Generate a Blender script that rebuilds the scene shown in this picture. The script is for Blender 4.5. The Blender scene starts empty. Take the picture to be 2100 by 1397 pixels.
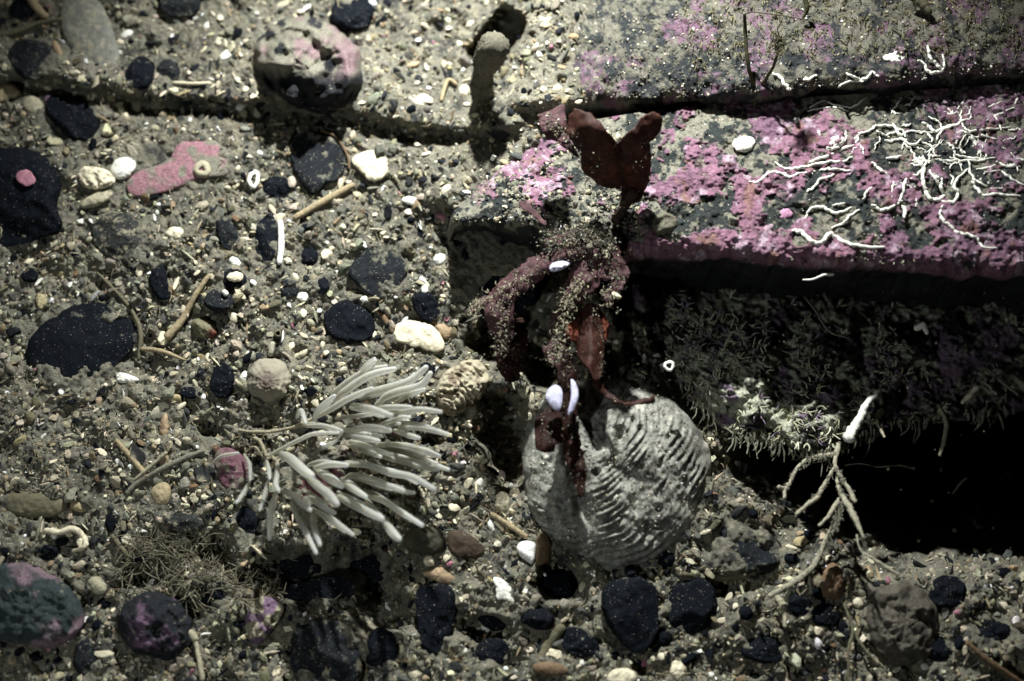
import bpy, math, random
import numpy as np
from mathutils import Vector
from mathutils.geometry import delaunay_2d_cdt

random.seed(7)
rng = np.random.default_rng(7)
SC = bpy.context.scene
COL = SC.collection

# ---------------------------------------------------------------- camera
TILT = math.radians(20)
DIST = 0.60
FPX = 2520.0
CAM = np.array([0.0, -DIST*math.sin(TILT), DIST*math.cos(TILT)])
cam_d = bpy.data.cameras.new("camera")
cam = bpy.data.objects.new("camera", cam_d)
COL.objects.link(cam)
cam.location = CAM
cam.rotation_euler = (TILT, 0, 0)
cam_d.sensor_width = 36
cam_d.lens = FPX/2100*36
cam_d.clip_start = 0.01
cam_d.clip_end = 20
cam_d.dof.use_dof = True
cam_d.dof.focus_distance = 0.585
cam_d.dof.aperture_fstop = 3.6
SC.camera = cam

# ---------------------------------------------------------------- light: two diver's strobes, dark water
world = bpy.data.worlds.new("World")
SC.world = world
world.use_nodes = True
bg = world.node_tree.nodes["Background"]
bg.inputs[0].default_value = (0.25, 0.35, 0.45, 1)
bg.inputs[1].default_value = 0.006

def strobe(name, loc, aim, power, rad, col, size=110, blend=.7):
    d = bpy.data.lights.new(name, 'SPOT')
    d.energy = power
    d.shadow_soft_size = rad
    d.color = col
    d.spot_size = math.radians(size)
    d.spot_blend = blend
    o = bpy.data.objects.new(name, d)
    o.location = loc
    o.rotation_euler = (Vector(aim)-Vector(loc)).to_track_quat('-Z', 'Y').to_euler()
    COL.objects.link(o)
strobe("key_strobe", (0.005, 0.385, 0.315), (0.0, 0.05, 0), 32, 0.009, (0.97, 1.0, 1.0), 84, 1.0)
strobe("fill_strobe", (-0.22, -0.30, 0.42), (0.0, 0.02, 0), 2.3, 0.012, (0.90, 0.98, 1.0))
SC.view_settings.view_transform = 'Standard'
SC.view_settings.look = 'None'
SC.view_settings.exposure = 0.0
SC.view_settings.gamma = 1.0
SC.cycles.max_bounces = 6
SC.cycles.transparent_max_bounces = 16

# ---------------------------------------------------------------- maths helpers
def P(u, v, h):
    u = np.asarray(u, float); v = np.asarray(v, float); h = np.asarray(h, float)
    a = (u-1050)/FPX; b = -(v-698.5)/FPX
    dy = math.sin(TILT)+b*math.cos(TILT)
    dz = -math.cos(TILT)+b*math.sin(TILT)
    t = (CAM[2]-h)/(-dz)
    return np.stack([a*t+0*h, CAM[1]+dy*t, CAM[2]+dz*t], -1)
MPP = 0.5/2100

def _h(ix, iy, iz, seed):
    n = (ix.astype(np.int64)*73856093) ^ (iy.astype(np.int64)*19349663) ^ (iz.astype(np.int64)*83492791) ^ (seed*2654435761)
    n = n & 0xffffffff
    n = ((n ^ (n >> 15))*2246822519) & 0xffffffff
    n = ((n ^ (n >> 13))*3266489917) & 0xffffffff
    n = n ^ (n >> 16)
    return n/4294967295.0*2-1
def vn(x, y, z=0.0, seed=0):
    x, y, z = np.broadcast_arrays(np.asarray(x, float), np.asarray(y, float), np.asarray(z, float))
    ix = np.floor(x); iy = np.floor(y); iz = np.floor(z)
    fx = x-ix; fy = y-iy; fz = z-iz
    fx = fx*fx*(3-2*fx); fy = fy*fy*(3-2*fy); fz = fz*fz*(3-2*fz)
    r = 0
    for dx in (0, 1):
        for dy in (0, 1):
            for dz in (0, 1):
                w = (fx if dx else 1-fx)*(fy if dy else 1-fy)*(fz if dz else 1-fz)
                r = r+w*_h(ix+dx, iy+dy, iz+dz, seed)
    return r
def fbm(x, y, s, o=4, seed=0, g=0.5):
    r = 0; a = 1; t = 0; k = 1.0/s
    for i in range(o):
        r = r+a*vn(x*k+13.7*i, y*k-7.1*i, 0.5+i, seed+i)
        t += a; a *= g; k *= 2.03
    return r/t
def sstep(a, b, x):
    t = np.clip((x-a)/(b-a), 0, 1)
    return t*t*(3-2*t)
def seg_dist(u, v, pts):
    d = np.full(np.shape(u), 1e9); sd = np.zeros(np.shape(u))
    for (x0, y0), (x1, y1) in zip(pts[:-1], pts[1:]):
        dx, dy = x1-x0, y1-y0
        t = np.clip(((u-x0)*dx+(v-y0)*dy)/(dx*dx+dy*dy), 0, 1)
        e = np.hypot(u-x0-t*dx, v-y0-t*dy)
        m = e < d
        d = np.where(m, e, d); sd = np.where(m, np.sign((v-y0-t*dy)+1e-9), sd)
    return d, sd
def inside(u, v, poly):
    c = np.zeros(np.shape(u), bool)
    n = len(poly)
    for i in range(n):
        x0, y0 = poly[i]; x1, y1 = poly[(i+1) % n]
        if y0 == y1: continue
        m = ((y0 > v) != (y1 > v)) & (u < (x1-x0)*(v-y0)/(y1-y0)+x0)
        c ^= m
    return c
def sdist(u, v, poly):
    d, _ = seg_dist(u, v, list(poly)+[poly[0]])
    return np.where(inside(u, v, poly), d, -d)
def curve(pts, n):
    """Catmull-Rom through pts (k,m) -> n samples evenly by index"""
    p = np.array(pts, float)
    if len(p) == 2:
        t = np.linspace(0, 1, n)[:, None]
        return p[0]*(1-t)+p[1]*t
    q = np.vstack([2*p[0]-p[1], p, 2*p[-1]-p[-2]])
    t = np.linspace(0, len(p)-1-1e-6, n)
    i = t.astype(int); f = (t-i)[:, None]
    a, b, c, d = q[i], q[i+1], q[i+2], q[i+3]
    return 0.5*(2*b+(c-a)*f+(2*a-5*b+4*c-d)*f**2+(3*b-a-3*c+d)*f**3)

# ---------------------------------------------------------------- object helpers
def mesh_np(name, V, F, mat=None, parent=None, origin=None, col=None, smooth=True, flip=False):
    V = np.asarray(V, float)
    if parent is not None:
        off = np.array(parent.matrix_world.translation) if parent.type != 'EMPTY' else np.array(parent.location)
        pp = parent.parent
        if pp is not None:
            off = np.array(parent.location)+np.array(pp.location)
        elif parent.type != 'EMPTY':
            off = np.array(parent.location)
    else:
        off = np.array(origin if origin is not None else [V[:, 0].mean(), V[:, 1].mean(), V[:, 2].min()])
    me = bpy.data.meshes.new(name)
    L = V-off
    me.vertices.add(len(L))
    me.vertices.foreach_set("co", L.astype(np.float32).ravel())
    fl = [np.asarray(f, np.int32) for f in (F if isinstance(F, list) else [F]) if len(f)]
    nl = sum(f.size for f in fl); npoly = sum(len(f) for f in fl)
    loops = np.concatenate([(f[:, ::-1] if flip else f).ravel() for f in fl])
    tot = np.concatenate([np.full(len(f), f.shape[1], np.int32) for f in fl])
    st = np.concatenate([[0], np.cumsum(tot)[:-1]]).astype(np.int32)
    me.loops.add(nl); me.polygons.add(npoly)
    me.loops.foreach_set("vertex_index", loops.astype(np.int32))
    me.polygons.foreach_set("loop_start", st)
    me.polygons.foreach_set("loop_total", tot)
    me.polygons.foreach_set("use_smooth", np.full(npoly, smooth))
    if col is not None:
        c = np.ones((len(L), 4), np.float32)
        c[:, :3] = np.clip(col, 0, 1)
        a = me.color_attributes.new("Col", 'FLOAT_COLOR', 'POINT')
        a.data.foreach_set("color", c.ravel())
    me.update(calc_edges=True)
    me.validate()
    if mat: me.materials.append(mat)
    o = bpy.data.objects.new(name, me)
    COL.objects.link(o)
    if parent is None:
        o.location = off
    else:
        o.parent = parent
    return o
def tag(o, label=None, cat=None, group=None, kind=None):
    if label: o["label"] = label
    if cat: o["category"] = cat
    if group: o["group"] = group
    if kind: o["kind"] = kind
    return o
def empty(name, loc, label, cat, group=None):
    o = bpy.data.objects.new(name, None)
    o.location = [float(a) for a in loc]; o.empty_display_size = 0.005
    COL.objects.link(o)
    return tag(o, label, cat, group)

def join_parts(parts):
    V = []; F = {}; C = []; n = 0
    for (v, f, c) in parts:
        V.append(v); C.append(np.broadcast_to(c, v.shape) if c is not None else np.ones_like(v)*0.3)
        for g in (f if isinstance(f, list) else [f]):
            F.setdefault(g.shape[1], []).append(g+n)
        n += len(v)
    return np.vstack(V), [np.vstack(g) for g in F.values()], np.vstack(C)

def tube(pts, rad, n=24, k=8, amp=0.0, seed=0, cap=True):
    """pts: (u,v,z) rows, rad in px. returns V,F"""
    c = curve(pts, n)
    W = P(c[:, 0], c[:, 1], c[:, 2])
    r = np.interp(np.linspace(0, 1, n), np.linspace(0, 1, len(rad)), rad)*MPP
    if cap:   # rounded ends
        T0 = W[1]-W[0]; T1 = W[-1]-W[-2]
        T0 /= np.linalg.norm(T0)+1e-12; T1 /= np.linalg.norm(T1)+1e-12
        pre = [W[0]-T0*r[0]*s for s in (1.0, 0.85, 0.5)]
        post = [W[-1]+T1*r[-1]*s for s in (0.5, 0.85, 1.0)]
        W = np.vstack([pre, W, post])
        r = np.concatenate([[r[0]*.03, r[0]*.52, r[0]*.87], r, [r[-1]*.87, r[-1]*.52, r[-1]*.03]])
    T = np.gradient(W, axis=0); T /= np.linalg.norm(T, axis=1)[:, None]+1e-12
    up = np.array([0.05, 0.1, 1.0])
    A = np.cross(T, up); A /= np.linalg.norm(A, axis=1)[:, None]+1e-9
    B = np.cross(T, A)
    th = np.linspace(0, 2*np.pi, k, endpoint=False)
    ring = A[:, None]*np.cos(th)[None, :, None]+B[:, None]*np.sin(th)[None, :, None]
    rr = np.repeat(r[:, None], k, 1)
    if amp:
        q = W[:, None]+ring*rr[..., None]
        rr = rr*(1+amp*vn(q[..., 0]/(6*MPP), q[..., 1]/(6*MPP), q[..., 2]/(6*MPP), seed)+.6*amp*vn(q[..., 0]/(2.5*MPP), q[..., 1]/(2.5*MPP), q[..., 2]/(2.5*MPP), seed+3))
    V = (W[:, None]+ring*rr[..., None]).reshape(-1, 3)
    m = len(W)
    i = np.arange(m-1)[:, None]*k; j = np.arange(k)[None]
    a = i+j; b = i+(j+1) % k
    F = np.stack([a, b, b+k, a+k], -1).reshape(-1, 4)
    caps = np.array([list(range(k))[::-1], [(m-1)*k+x for x in range(k)]])
    return V, [F, caps]

def chaikin(p, it=2):
    p = np.array(p, float)
    for _ in range(it):
        q = np.roll(p, -1, 0)
        p = np.stack([.75*p+.25*q, .25*p+.75*q], 1).reshape(-1, 2)
    return p
def dome(poly, h, z0, hb=None, nt=56, nr=18, amp=0.06, fr=0.4, pw=0.5, ctr=None, seed=0, edge=0.03, sm=2, zamp=0.0, zs=8.0, tilt=(0, 0), fn=None):
    """closed stone body over a star shaped outline (pixels); h, hb in metres. returns V,F,U(px),T"""
    p = chaikin(poly, sm)
    c = np.array(ctr if ctr is not None else p.mean(0))
    d = p-c
    ang = np.arctan2(d[:, 1], d[:, 0]); rad = np.hypot(d[:, 0], d[:, 1])
    o = np.argsort(ang); ang = ang[o]; rad = rad[o]
    th = np.linspace(-np.pi, np.pi, nt, endpoint=False)
    R = np.interp(th, np.concatenate([ang-2*np.pi, ang, ang+2*np.pi]), np.tile(rad, 3))
    R = R*(1+edge*vn(np.cos(th)*3, np.sin(th)*3, 1.0, seed)+edge*.6*vn(np.cos(th)*8, np.sin(th)*8, 1.0, seed+1))
    if hb is None: hb = h*0.7
    s = np.arange(1, nr+1)/nr
    t1 = np.sin(np.pi/2*s)
    z1 = h*np.maximum(1-t1**2, 0)**pw
    nb = max(4, nr//2)
    s2 = np.arange(nb-1, 0, -1)/nb
    t2 = np.sin(np.pi/2*s2); z2 = -hb*np.sqrt(1-t2**2)
    T = np.concatenate([t1, t2]); Z = np.concatenate([z1, z2])
    TT = T[:, None]; U = c[0]+R[None]*np.cos(th)[None]*TT; V_ = c[1]+R[None]*np.sin(th)[None]*TT
    ZZ = np.repeat(Z[:, None], nt, 1)
    sc = max(R.mean(), 1)
    nz = vn(U/(sc*fr), V_/(sc*fr), ZZ/(sc*MPP*fr), seed+5)+.5*vn(U/(sc*fr*.45), V_/(sc*fr*.45), ZZ/(sc*MPP*fr*.45), seed+6)
    top = np.concatenate([np.ones(nr), -np.ones(nb-1)])[:, None]
    ZZ = ZZ+amp*h*nz*np.where(top > 0, 1-TT**6, 0.3)
    if zamp: ZZ = ZZ+zamp*fbm(U, V_, zs, 3, seed+9)*(1-TT**8)*(top > 0)
    if fn is not None: ZZ = ZZ+np.where(top > 0, fn(U, V_, TT), 0)
    ZZ = ZZ+z0+tilt[0]*(U-c[0])*MPP+tilt[1]*(V_-c[1])*MPP
    uc = np.array([c[0], c[0]]); vc = np.array([c[1], c[1]])
    zc = np.array([ZZ[0].mean(), z0-hb])
    Ua = np.concatenate([U.ravel(), uc]); Va = np.concatenate([V_.ravel(), vc]); Za = np.concatenate([ZZ.ravel(), zc])
    W = P(Ua, Va, Za)
    m = len(T); N = m*nt
    i = np.arange(m-1)[:, None]*nt; j = np.arange(nt)[None]
    a = i+j; b = i+(j+1) % nt
    F = np.stack([a, a+nt, b+nt, b], -1).reshape(-1, 4)
    jj = np.arange(nt)
    f1 = np.stack([np.full(nt, N), jj, (jj+1) % nt], -1)
    f2 = np.stack([np.full(nt, N+1), (m-1)*nt+(jj+1) % nt, (m-1)*nt+jj], -1)
    tt = np.concatenate([np.repeat(T[:, None], nt, 1).ravel(), [0, 0]])
    return W, [F, np.vstack([f1, f2])], np.stack([Ua, Va], -1), tt

def ell(cu, cv, ru, rv, rot=0, n=14, j=0.10, seed=0):
    r = np.random.default_rng(seed+int(cu*7+cv*3) % 99991)
    a = np.linspace(0, 2*np.pi, n, endpoint=False)
    k = 1+r.uniform(-j, j, n)
    x = ru*np.cos(a)*k; y = rv*np.sin(a)*k
    c, s = math.cos(math.radians(rot)), math.sin(math.radians(rot))
    return np.stack([cu+x*c-y*s, cv+x*s+y*c], -1)

# ---------------------------------------------------------------- materials
def mat(name, base=None, silt=0.0, siltcol=(0.24, 0.215, 0.15), vary=0.5, nscale=700, bump=0.5, bdist=0.0006, rough=0.75, spec=0.25,
        sss=0.0, trans=0.0, clear=0.0, speck=0.0, siltscale=260, spcol=(0.30, 0.28, 0.22)):
    m = bpy.data.materials.new(name); m.use_nodes = True
    nt = m.node_tree; N = nt.nodes; L = nt.links
    b = N["Principled BSDF"]
    tc = N.new("ShaderNodeTexCoord")
    def noise(s, d=4, r=0.6):
        n = N.new("ShaderNodeTexNoise"); n.inputs["Scale"].default_value = s; n.inputs["Detail"].default_value = d
        n.inputs["Roughness"].default_value = r; L.new(tc.outputs["Object"], n.inputs["Vector"]); return n.outputs["Fac"]
    def rng_(x, a, bb, c, d):
        n = N.new("ShaderNodeMapRange"); n.inputs[1].default_value = a; n.inputs[2].default_value = bb
        n.inputs[3].default_value = c; n.inputs[4].default_value = d; L.new(x, n.inputs[0]); return n.outputs[0]
    def mix(f, a, c, mode='MIX'):
        n = N.new("ShaderNodeMix"); n.data_type = 'RGBA'; n.blend_type = mode
        if isinstance(f, float): n.inputs[0].default_value = f
        else: L.new(f, n.inputs[0])
        for s, x in ((n.inputs[6], a), (n.inputs[7], c)):
            if isinstance(x, tuple): s.default_value = (*x, 1)
            else: L.new(x, s)
        return n.outputs[2]
    if base is None:
        at = N.new("ShaderNodeAttribute"); at.attribute_name = "Col"; c = at.outputs["Color"]
    else:
        rgb = N.new("ShaderNodeRGB"); rgb.outputs[0].default_value = (*base, 1); c = rgb.outputs[0]
    nf = noise(nscale, 5, 0.7)
    vr = rng_(nf, 0.3, 0.7, 1-vary, 1+vary)
    cc = N.new("ShaderNodeCombineColor")
    for i in range(3): L.new(vr, cc.inputs[i])
    c = mix(1.0, c, cc.outputs[0], 'MULTIPLY')
    if silt > 0:
        ns = noise(siltscale, 6, 0.72)
        th = 0.68-0.36*silt
        f = rng_(ns, th, th+0.07, 0.0, 0.92)
        ns2 = noise(2400, 2, 0.5)
        sr = N.new("ShaderNodeCombineColor"); v2 = rng_(ns2, 0.3, 0.7, 0.55, 1.5)
        for i in range(3): L.new(v2, sr.inputs[i])
        c = mix(f, c, mix(1.0, siltcol, sr.outputs[0], 'MULTIPLY'))
    if speck > 0:
        ns = noise(1500, 2, 0.4)
        f = rng_(ns, 0.74-0.1*speck, 0.76-0.1*speck, 0.0, 1.0)
        c = mix(f, c, spcol)
    L.new(c, b.inputs["Base Color"])
    b.inputs["Roughness"].default_value = rough
    b.inputs["Specular IOR Level"].default_value = spec
    if sss:
        b.inputs["Subsurface Weight"].default_value = sss
        b.inputs["Subsurface Radius"].default_value = (1, .8, .5)
        b.inputs["Subsurface Scale"].default_value = 0.002
    if bump:
        bn = N.new("ShaderNodeBump"); bn.inputs["Strength"].default_value = bump; bn.inputs["Distance"].default_value = bdist
        ad = N.new("ShaderNodeMath"); ad.operation = 'ADD'; L.new(noise(1300, 6, .75), ad.inputs[0]); L.new(noise(380, 3, .6), ad.inputs[1])
        L.new(ad.outputs[0], bn.inputs["Height"]); L.new(bn.outputs[0], b.inputs["Normal"])
    if trans:
        tr = N.new("ShaderNodeBsdfTranslucent"); L.new(c, tr.inputs[0])
        ms = N.new("ShaderNodeMixShader"); ms.inputs[0].default_value = trans
        L.new(b.outputs[0], ms.inputs[1]); L.new(tr.outputs[0], ms.inputs[2])
        if clear:
            tp = N.new("ShaderNodeBsdfTransparent"); m2 = N.new("ShaderNodeMixShader"); m2.inputs[0].default_value = clear
            L.new(ms.outputs[0], m2.inputs[1]); L.new(tp.outputs[0], m2.inputs[2]); ms = m2
        L.new(ms.outputs[0], N["Material Output"].inputs["Surface"])
    return m

M = dict(
    seabed=mat("silty_sediment", None, silt=0.35, vary=0.6, bump=1.0, bdist=0.0012, nscale=900),
    gravel=mat("gravel_grains", None, vary=0.45, bump=0.7, rough=0.7, nscale=1100, spec=.15, silt=.22, siltcol=(.20,.19,.14)),
    chip=mat("shell_chip", None, vary=0.22, bump=0.35, nscale=800, silt=0.18),
    black=mat("black_pebble", (0.006, 0.0075, 0.010), silt=0.16, vary=0.35, bump=0.4, bdist=.0007, speck=0.3, spec=.03, siltscale=110, siltcol=(.09,.088,.07)),
    blackd=mat("dusty_black_pebble", (0.013, 0.015, 0.017), silt=0.36, vary=0.4, bump=0.5, bdist=.0008, speck=0.4, spec=.04, siltscale=120, siltcol=(.14,.135,.10)),
    grey=mat("grey_stone", (0.03, 0.032, 0.030), silt=0.45, vary=0.6, bump=0.8, speck=0.3, spec=.03),
    rock=mat("encrusted_rock", None, silt=0.16, siltscale=420, vary=0.5, bump=0.9, bdist=0.001, nscale=1000),
    rockd=mat("shaded_rock", None, silt=0.3, vary=0.6, bump=1.0, bdist=0.001, nscale=800),
    worm=mat("white_lime_tube", (0.72, 0.71, 0.62), vary=0.3, bump=0.5, rough=.6, silt=0.16),
    colony=mat("translucent_flesh", None, vary=0.10, bump=0.25, bdist=0.0003, sss=0.8, rough=.55, spec=.2, trans=0.5, clear=.30),
    alga=mat("dark_red_blade", (0.078, 0.030, 0.020), vary=0.6, bump=0.6, trans=0.5, speck=0.25, rough=.45, spec=.3, nscale=200),
    algad=mat("blackish_red_blade", (0.022, 0.008, 0.006), vary=0.5, bump=0.5, trans=0.15, speck=0.4, rough=.6, spec=.1, nscale=300),
    algap=mat("purple_red_blade", (0.082, 0.036, 0.040), vary=0.4, bump=0.35, trans=0.25, speck=0.55, silt=0.22, nscale=300),
    orange=mat("orange_red_sponge", (0.13, 0.028, 0.012), vary=0.5, bump=0.4, nscale=300),
    crust=mat("silt_crust", None, vary=0.4, bump=0.4, nscale=1500),
    shell=mat("ridged_shell", None, silt=0.15, vary=0.45, bump=0.8, bdist=0.0008, nscale=700, siltcol=(0.30, 0.28, 0.21)),
    sponge=mat("grainy_sponge", (0.155, 0.145, 0.10), vary=0.6, bump=1.0, bdist=0.0012, nscale=1400),
    twig=mat("silted_twig", None, vary=0.45, bump=0.7, nscale=900, silt=0.12),
    dark=mat("dark_hydroid", (0.045, 0.042, 0.018), vary=0.5, bump=0.4),
    valve=mat("violet_white_valve", (0.50, 0.49, 0.62), silt=.2, vary=0.3, bump=0.5, rough=.35, nscale=500),
    fuzz=mat("fine_hairs", (0.62, 0.6, 0.5), vary=0.1, bump=0, trans=0.5),
    flesh=mat("grey_jelly", (0.15, 0.15, 0.125), vary=0.3, bump=0.3, sss=0.3, nscale=250, rough=.6, silt=.5),
)

# ---------------------------------------------------------------- terrain height
SHADOW_GROOVE = [(-600, 100), (-200, 145), (0, 168), (120, 185), (250, 208), (480, 228), (700, 243), (800, 268), (920, 288), (1080, 272)]  # groove cut to stand in for a shadow band across the silt
HOLLOW = [(1335, 690), (1400, 800), (1462, 880), (1478, 960), (1535, 1010), (1610, 1050), (1680, 1095), (1760, 1142), (1900, 1160), (2100, 1150), (2900, 1120), (2900, 430), (1250, 430), (1240, 560)]
def H(u, v):
    u = np.asarray(u, float); v = np.asarray(v, float)
    low = sstep(950, 1250, v)
    h = (0.006+0.004*low)*fbm(u, v, 190, 2, 11)+(0.0058+.0045*low)*fbm(u, v, 66, 3, 21)+0.0062*fbm(u, v, 28, 3, 31)*(.4+.6*sstep(-.3, .3, fbm(u, v, 130, 2, 33)))
    wob = 10*fbm(u, v, 70, 2, 77)
    d, s = seg_dist(u, v+wob, SHADOW_GROOVE)
    fade = 1-sstep(1040, 1110, u)
    side = s
    h = h-0.010*np.exp(-(d/19)**2)*fade*(.75+.6*fbm(u, v, 60, 2, 78))+0.009*np.where(side < 0, np.exp(-(d/75)**2), 0)*fade*sstep(2, 30, d)
    # pit shaped as the sponge finger's second shadow
    d, _ = seg_dist(u, v, [(996, 112), (1042, 50)])
    h = h-0.05*(1-sstep(24, 40, d+6*fbm(u, v, 20, 2, 3)))
    # pits, some deepened to hold the weed's and colony's shadow
    for cu, cv, ru, rv, dp in ((690, 1180, 190, 80, .026), (1010, 690, 60, 60, .02), (1045, 900, 62, 120, .035), (880, 900, 40, 20, .01), (800, 1255, 90, 60, .02), (450, 1130, 40, 60, .012),
                               (1150, 1180, 60, 50, .02), (120, 1050, 70, 30, .008), (290, 1180, 50, 30, .012), (1000, 1290, 60, 30, .012), (1150, 680, 190, 130, .045), (430, 880, 40, 26, .008), (1500, 1200, 90, 30, .010)):
        e = np.hypot((u-cu)/ru, (v-cv)/rv)+.7*fbm(u, v, 55, 4, 5)
        h = h-dp*(1-sstep(.3, 1.15, e))
    # hollow under the ledge
    e = sdist(u, v, HOLLOW)+62*fbm(u, v, 100, 4, 44)
    h = h-0.030*sstep(-60, 60, e)-0.31*sstep(10, 230, e)
    # towards the slab the silt rises
    d, s = seg_dist(u, v, [(945, 400), (1050, 300), (1120, 262)])
    h = h+0.022*sstep(960, 1120, u)*sstep(1270, 1185, u+30*fbm(u, v, 60, 3, 88))*sstep(240, 200, v)
    h = h+(0.018+.006*sstep(900, 1120, u))*np.exp(-(d/80)**2)*sstep(480, 400, v)
    return h
def Hs(u, v): return float(H(np.array([float(u)]), np.array([float(v)]))[0])

PAL = {
    'silt': (0.180, 0.170, 0.128), 'beige': (0.33, 0.30, 0.205), 'cream': (0.58, 0.52, 0.37), 'white': (0.84, 0.82, 0.76),
    'dark': (0.010, 0.012, 0.015), 'grey': (0.075, 0.076, 0.066), 'brown': (0.14, 0.09, 0.05), 'orange': (0.28, 0.20, 0.12), 'pink': (0.34, 0.15, 0.19),
    'olive': (0.11, 0.10, 0.06), 'violet': (0.16, 0.10, 0.15), 'tan': (0.30, 0.24, 0.14)}
def C(n): return np.array(PAL[n])

# ---------------------------------------------------------------- seabed sheet
def axis(lo, hi, step, out, k):
    core = np.arange(lo, hi+1, step)
    g = step*np.cumsum(1.12**np.arange(1, k))
    a = np.concatenate([lo-g[::-1], core, hi+g])
    return a[(a > lo-out) & (a < hi+out)]
us = axis(-80, 2180, 2.6, 2600, 48); vs = axis(-80, 1480, 2.6, 1500, 44)
U, V_ = np.meshgrid(us, vs)
Z = H(U, V_)+0.0016*fbm(U, V_, 8, 2, 91)
W = P(U, V_, Z).reshape(-1, 3)
nr_, nc_ = U.shape
i = np.arange(nr_-1)[:, None]*nc_; j = np.arange(nc_-1)[None]
F = np.stack([i+j, i+j+nc_, i+j+nc_+1, i+j+1], -1).reshape(-1, 4)
n1 = fbm(U, V_, 110, 4, 51); n2 = fbm(U, V_, 22, 4, 52); n3 = fbm(U, V_, 9, 3, 53)
c = C('silt')[None, None]*.9*(1+0.5*n1[..., None]+.6*n3[..., None])
c = c*(1-sstep(.1, .4, n2)[..., None]*.75)+C('dark')*(sstep(.1, .4, n2)[..., None]*.75)
c = c+(C('beige')-c)*(sstep(.1, .4, -n2)*.5)[..., None]
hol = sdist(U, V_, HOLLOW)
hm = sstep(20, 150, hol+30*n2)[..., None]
c = c*(1-hm)+np.array((.012, .012, .012))*hm  # hollow painted near black for the shade inside it
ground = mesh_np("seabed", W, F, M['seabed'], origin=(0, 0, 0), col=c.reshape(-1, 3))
tag(ground, kind="structure")

# ---------------------------------------------------------------- rock slabs
def slab(name, u0, u1, du, vb, ve, zb, ze, bulge, depth, under, colfn, m, label, namp=0.002, seed=0, nt_=200, nf=44, left=None):
    us = np.arange(u0, u1+du, du)
    VB = np.interp(us, *zip(*vb)); VE = np.interp(us, *zip(*ve))+20*fbm(us, us*0, 85, 3, seed)+5*fbm(us, us*0, 14, 3, seed+1)
    ZB = np.interp(us, *zip(*zb)); ZE = np.interp(us, *zip(*ze))
    t = np.linspace(0, 1, nt_)[:, None]
    Ug = np.repeat(us[None], nt_, 0); Vg = VB*(1-t)+VE*t
    if left is not None: Ug = Ug+(26*fbm(Vg*0, Vg, 34, 3, seed+21)+8)*(1-sstep(u0, u0+90, Ug))
    Zg = ZB*(1-t)+ZE*t+bulge*np.sin(np.pi*t)
    rel = namp*(fbm(Ug, Vg, 90, 3, seed+2)*1.6+fbm(Ug, Vg, 26, 3, seed+3)*.9+.35*fbm(Ug, Vg, 8, 2, seed+4))
    Zg = Zg+rel
    # round the front edge over
    px = (VE-VB)*(1-t)
    Zg = Zg-0.007*np.exp(-px/9.0)-.004*np.exp(-px/30.0)*(1+fbm(Ug, Vg, 40, 2, seed+12))
    Cg = colfn(Ug, Vg, VE-Vg)
    if colfn is col_front: Zg = Zg+PKM['m']*(.0011+.0014*fbm(Ug, Vg, 11, 3, 55))
    top = P(Ug, Vg, Zg)
    if left is not None:      # end face on the left
        top[..., 2] -= left*(1-sstep(u0, u0+46, Ug+10*fbm(Ug, Vg, 18, 2, seed+22)))
    back = [top[0]+np.array([0, .004*k, -.012*k]) for k in (6, 3, 1)]
    E = top[-1]
    s = np.linspace(0, 1, nf+1)[1:, None]
    face = np.repeat(E[None], nf, 0)
    face[..., 2] -= depth*s
    prof = under*np.sin(s*np.pi*.5)
    nz = fbm(Ug[0][None]+0*s, s*depth/MPP, 70, 4, seed+7)
    face[..., 1] += prof-0.002*np.sin(np.clip(s*6, 0, np.pi))+0.010*nz*sstep(0, .15, s)
    G = np.vstack([np.array(back), top, face])
    Cf = colfn(Ug[-1][None]+0*s, VE[None]+s*depth/MPP, -s*depth/MPP+0*us[None])
    Cb = np.repeat(Cg[:1], 3, 0)
    Cc = np.vstack([Cb, Cg, Cf])
    r, q = G.shape[:2]
    i = np.arange(r-1)[:, None]*q; j = np.arange(q-1)[None]
    F = np.stack([i+j, i+j+q, i+j+q+1, i+j+1], -1).reshape(-1, 4)
    # underside closes the body
    bot = np.stack([np.arange(q-1), np.arange(1, q), (r-1)*q+np.arange(1, q), (r-1)*q+np.arange(q-1)], -1)
    o = mesh_np(name, G.reshape(-1, 3), [F, bot], m, col=Cc.reshape(-1, 3))
    tag(o, label, "rock")
    def hz(u, v):
        a = np.interp(u, us, VB); b = np.interp(u, us, VE)
        tt = np.clip((v-a)/(b-a), 0, 1)
        z = np.interp(u, us, ZB)*(1-tt)+np.interp(u, us, ZE)*tt+bulge*np.sin(np.pi*tt)
        z = z-.004*np.exp(-(b-v)/30.0)+namp*(fbm(u, v, 90, 3, seed+2)*1.6+fbm(u, v, 26, 3, seed+3)*.9+.35*fbm(u, v, 8, 2, seed+4))
        return z
    return o, hz

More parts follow.
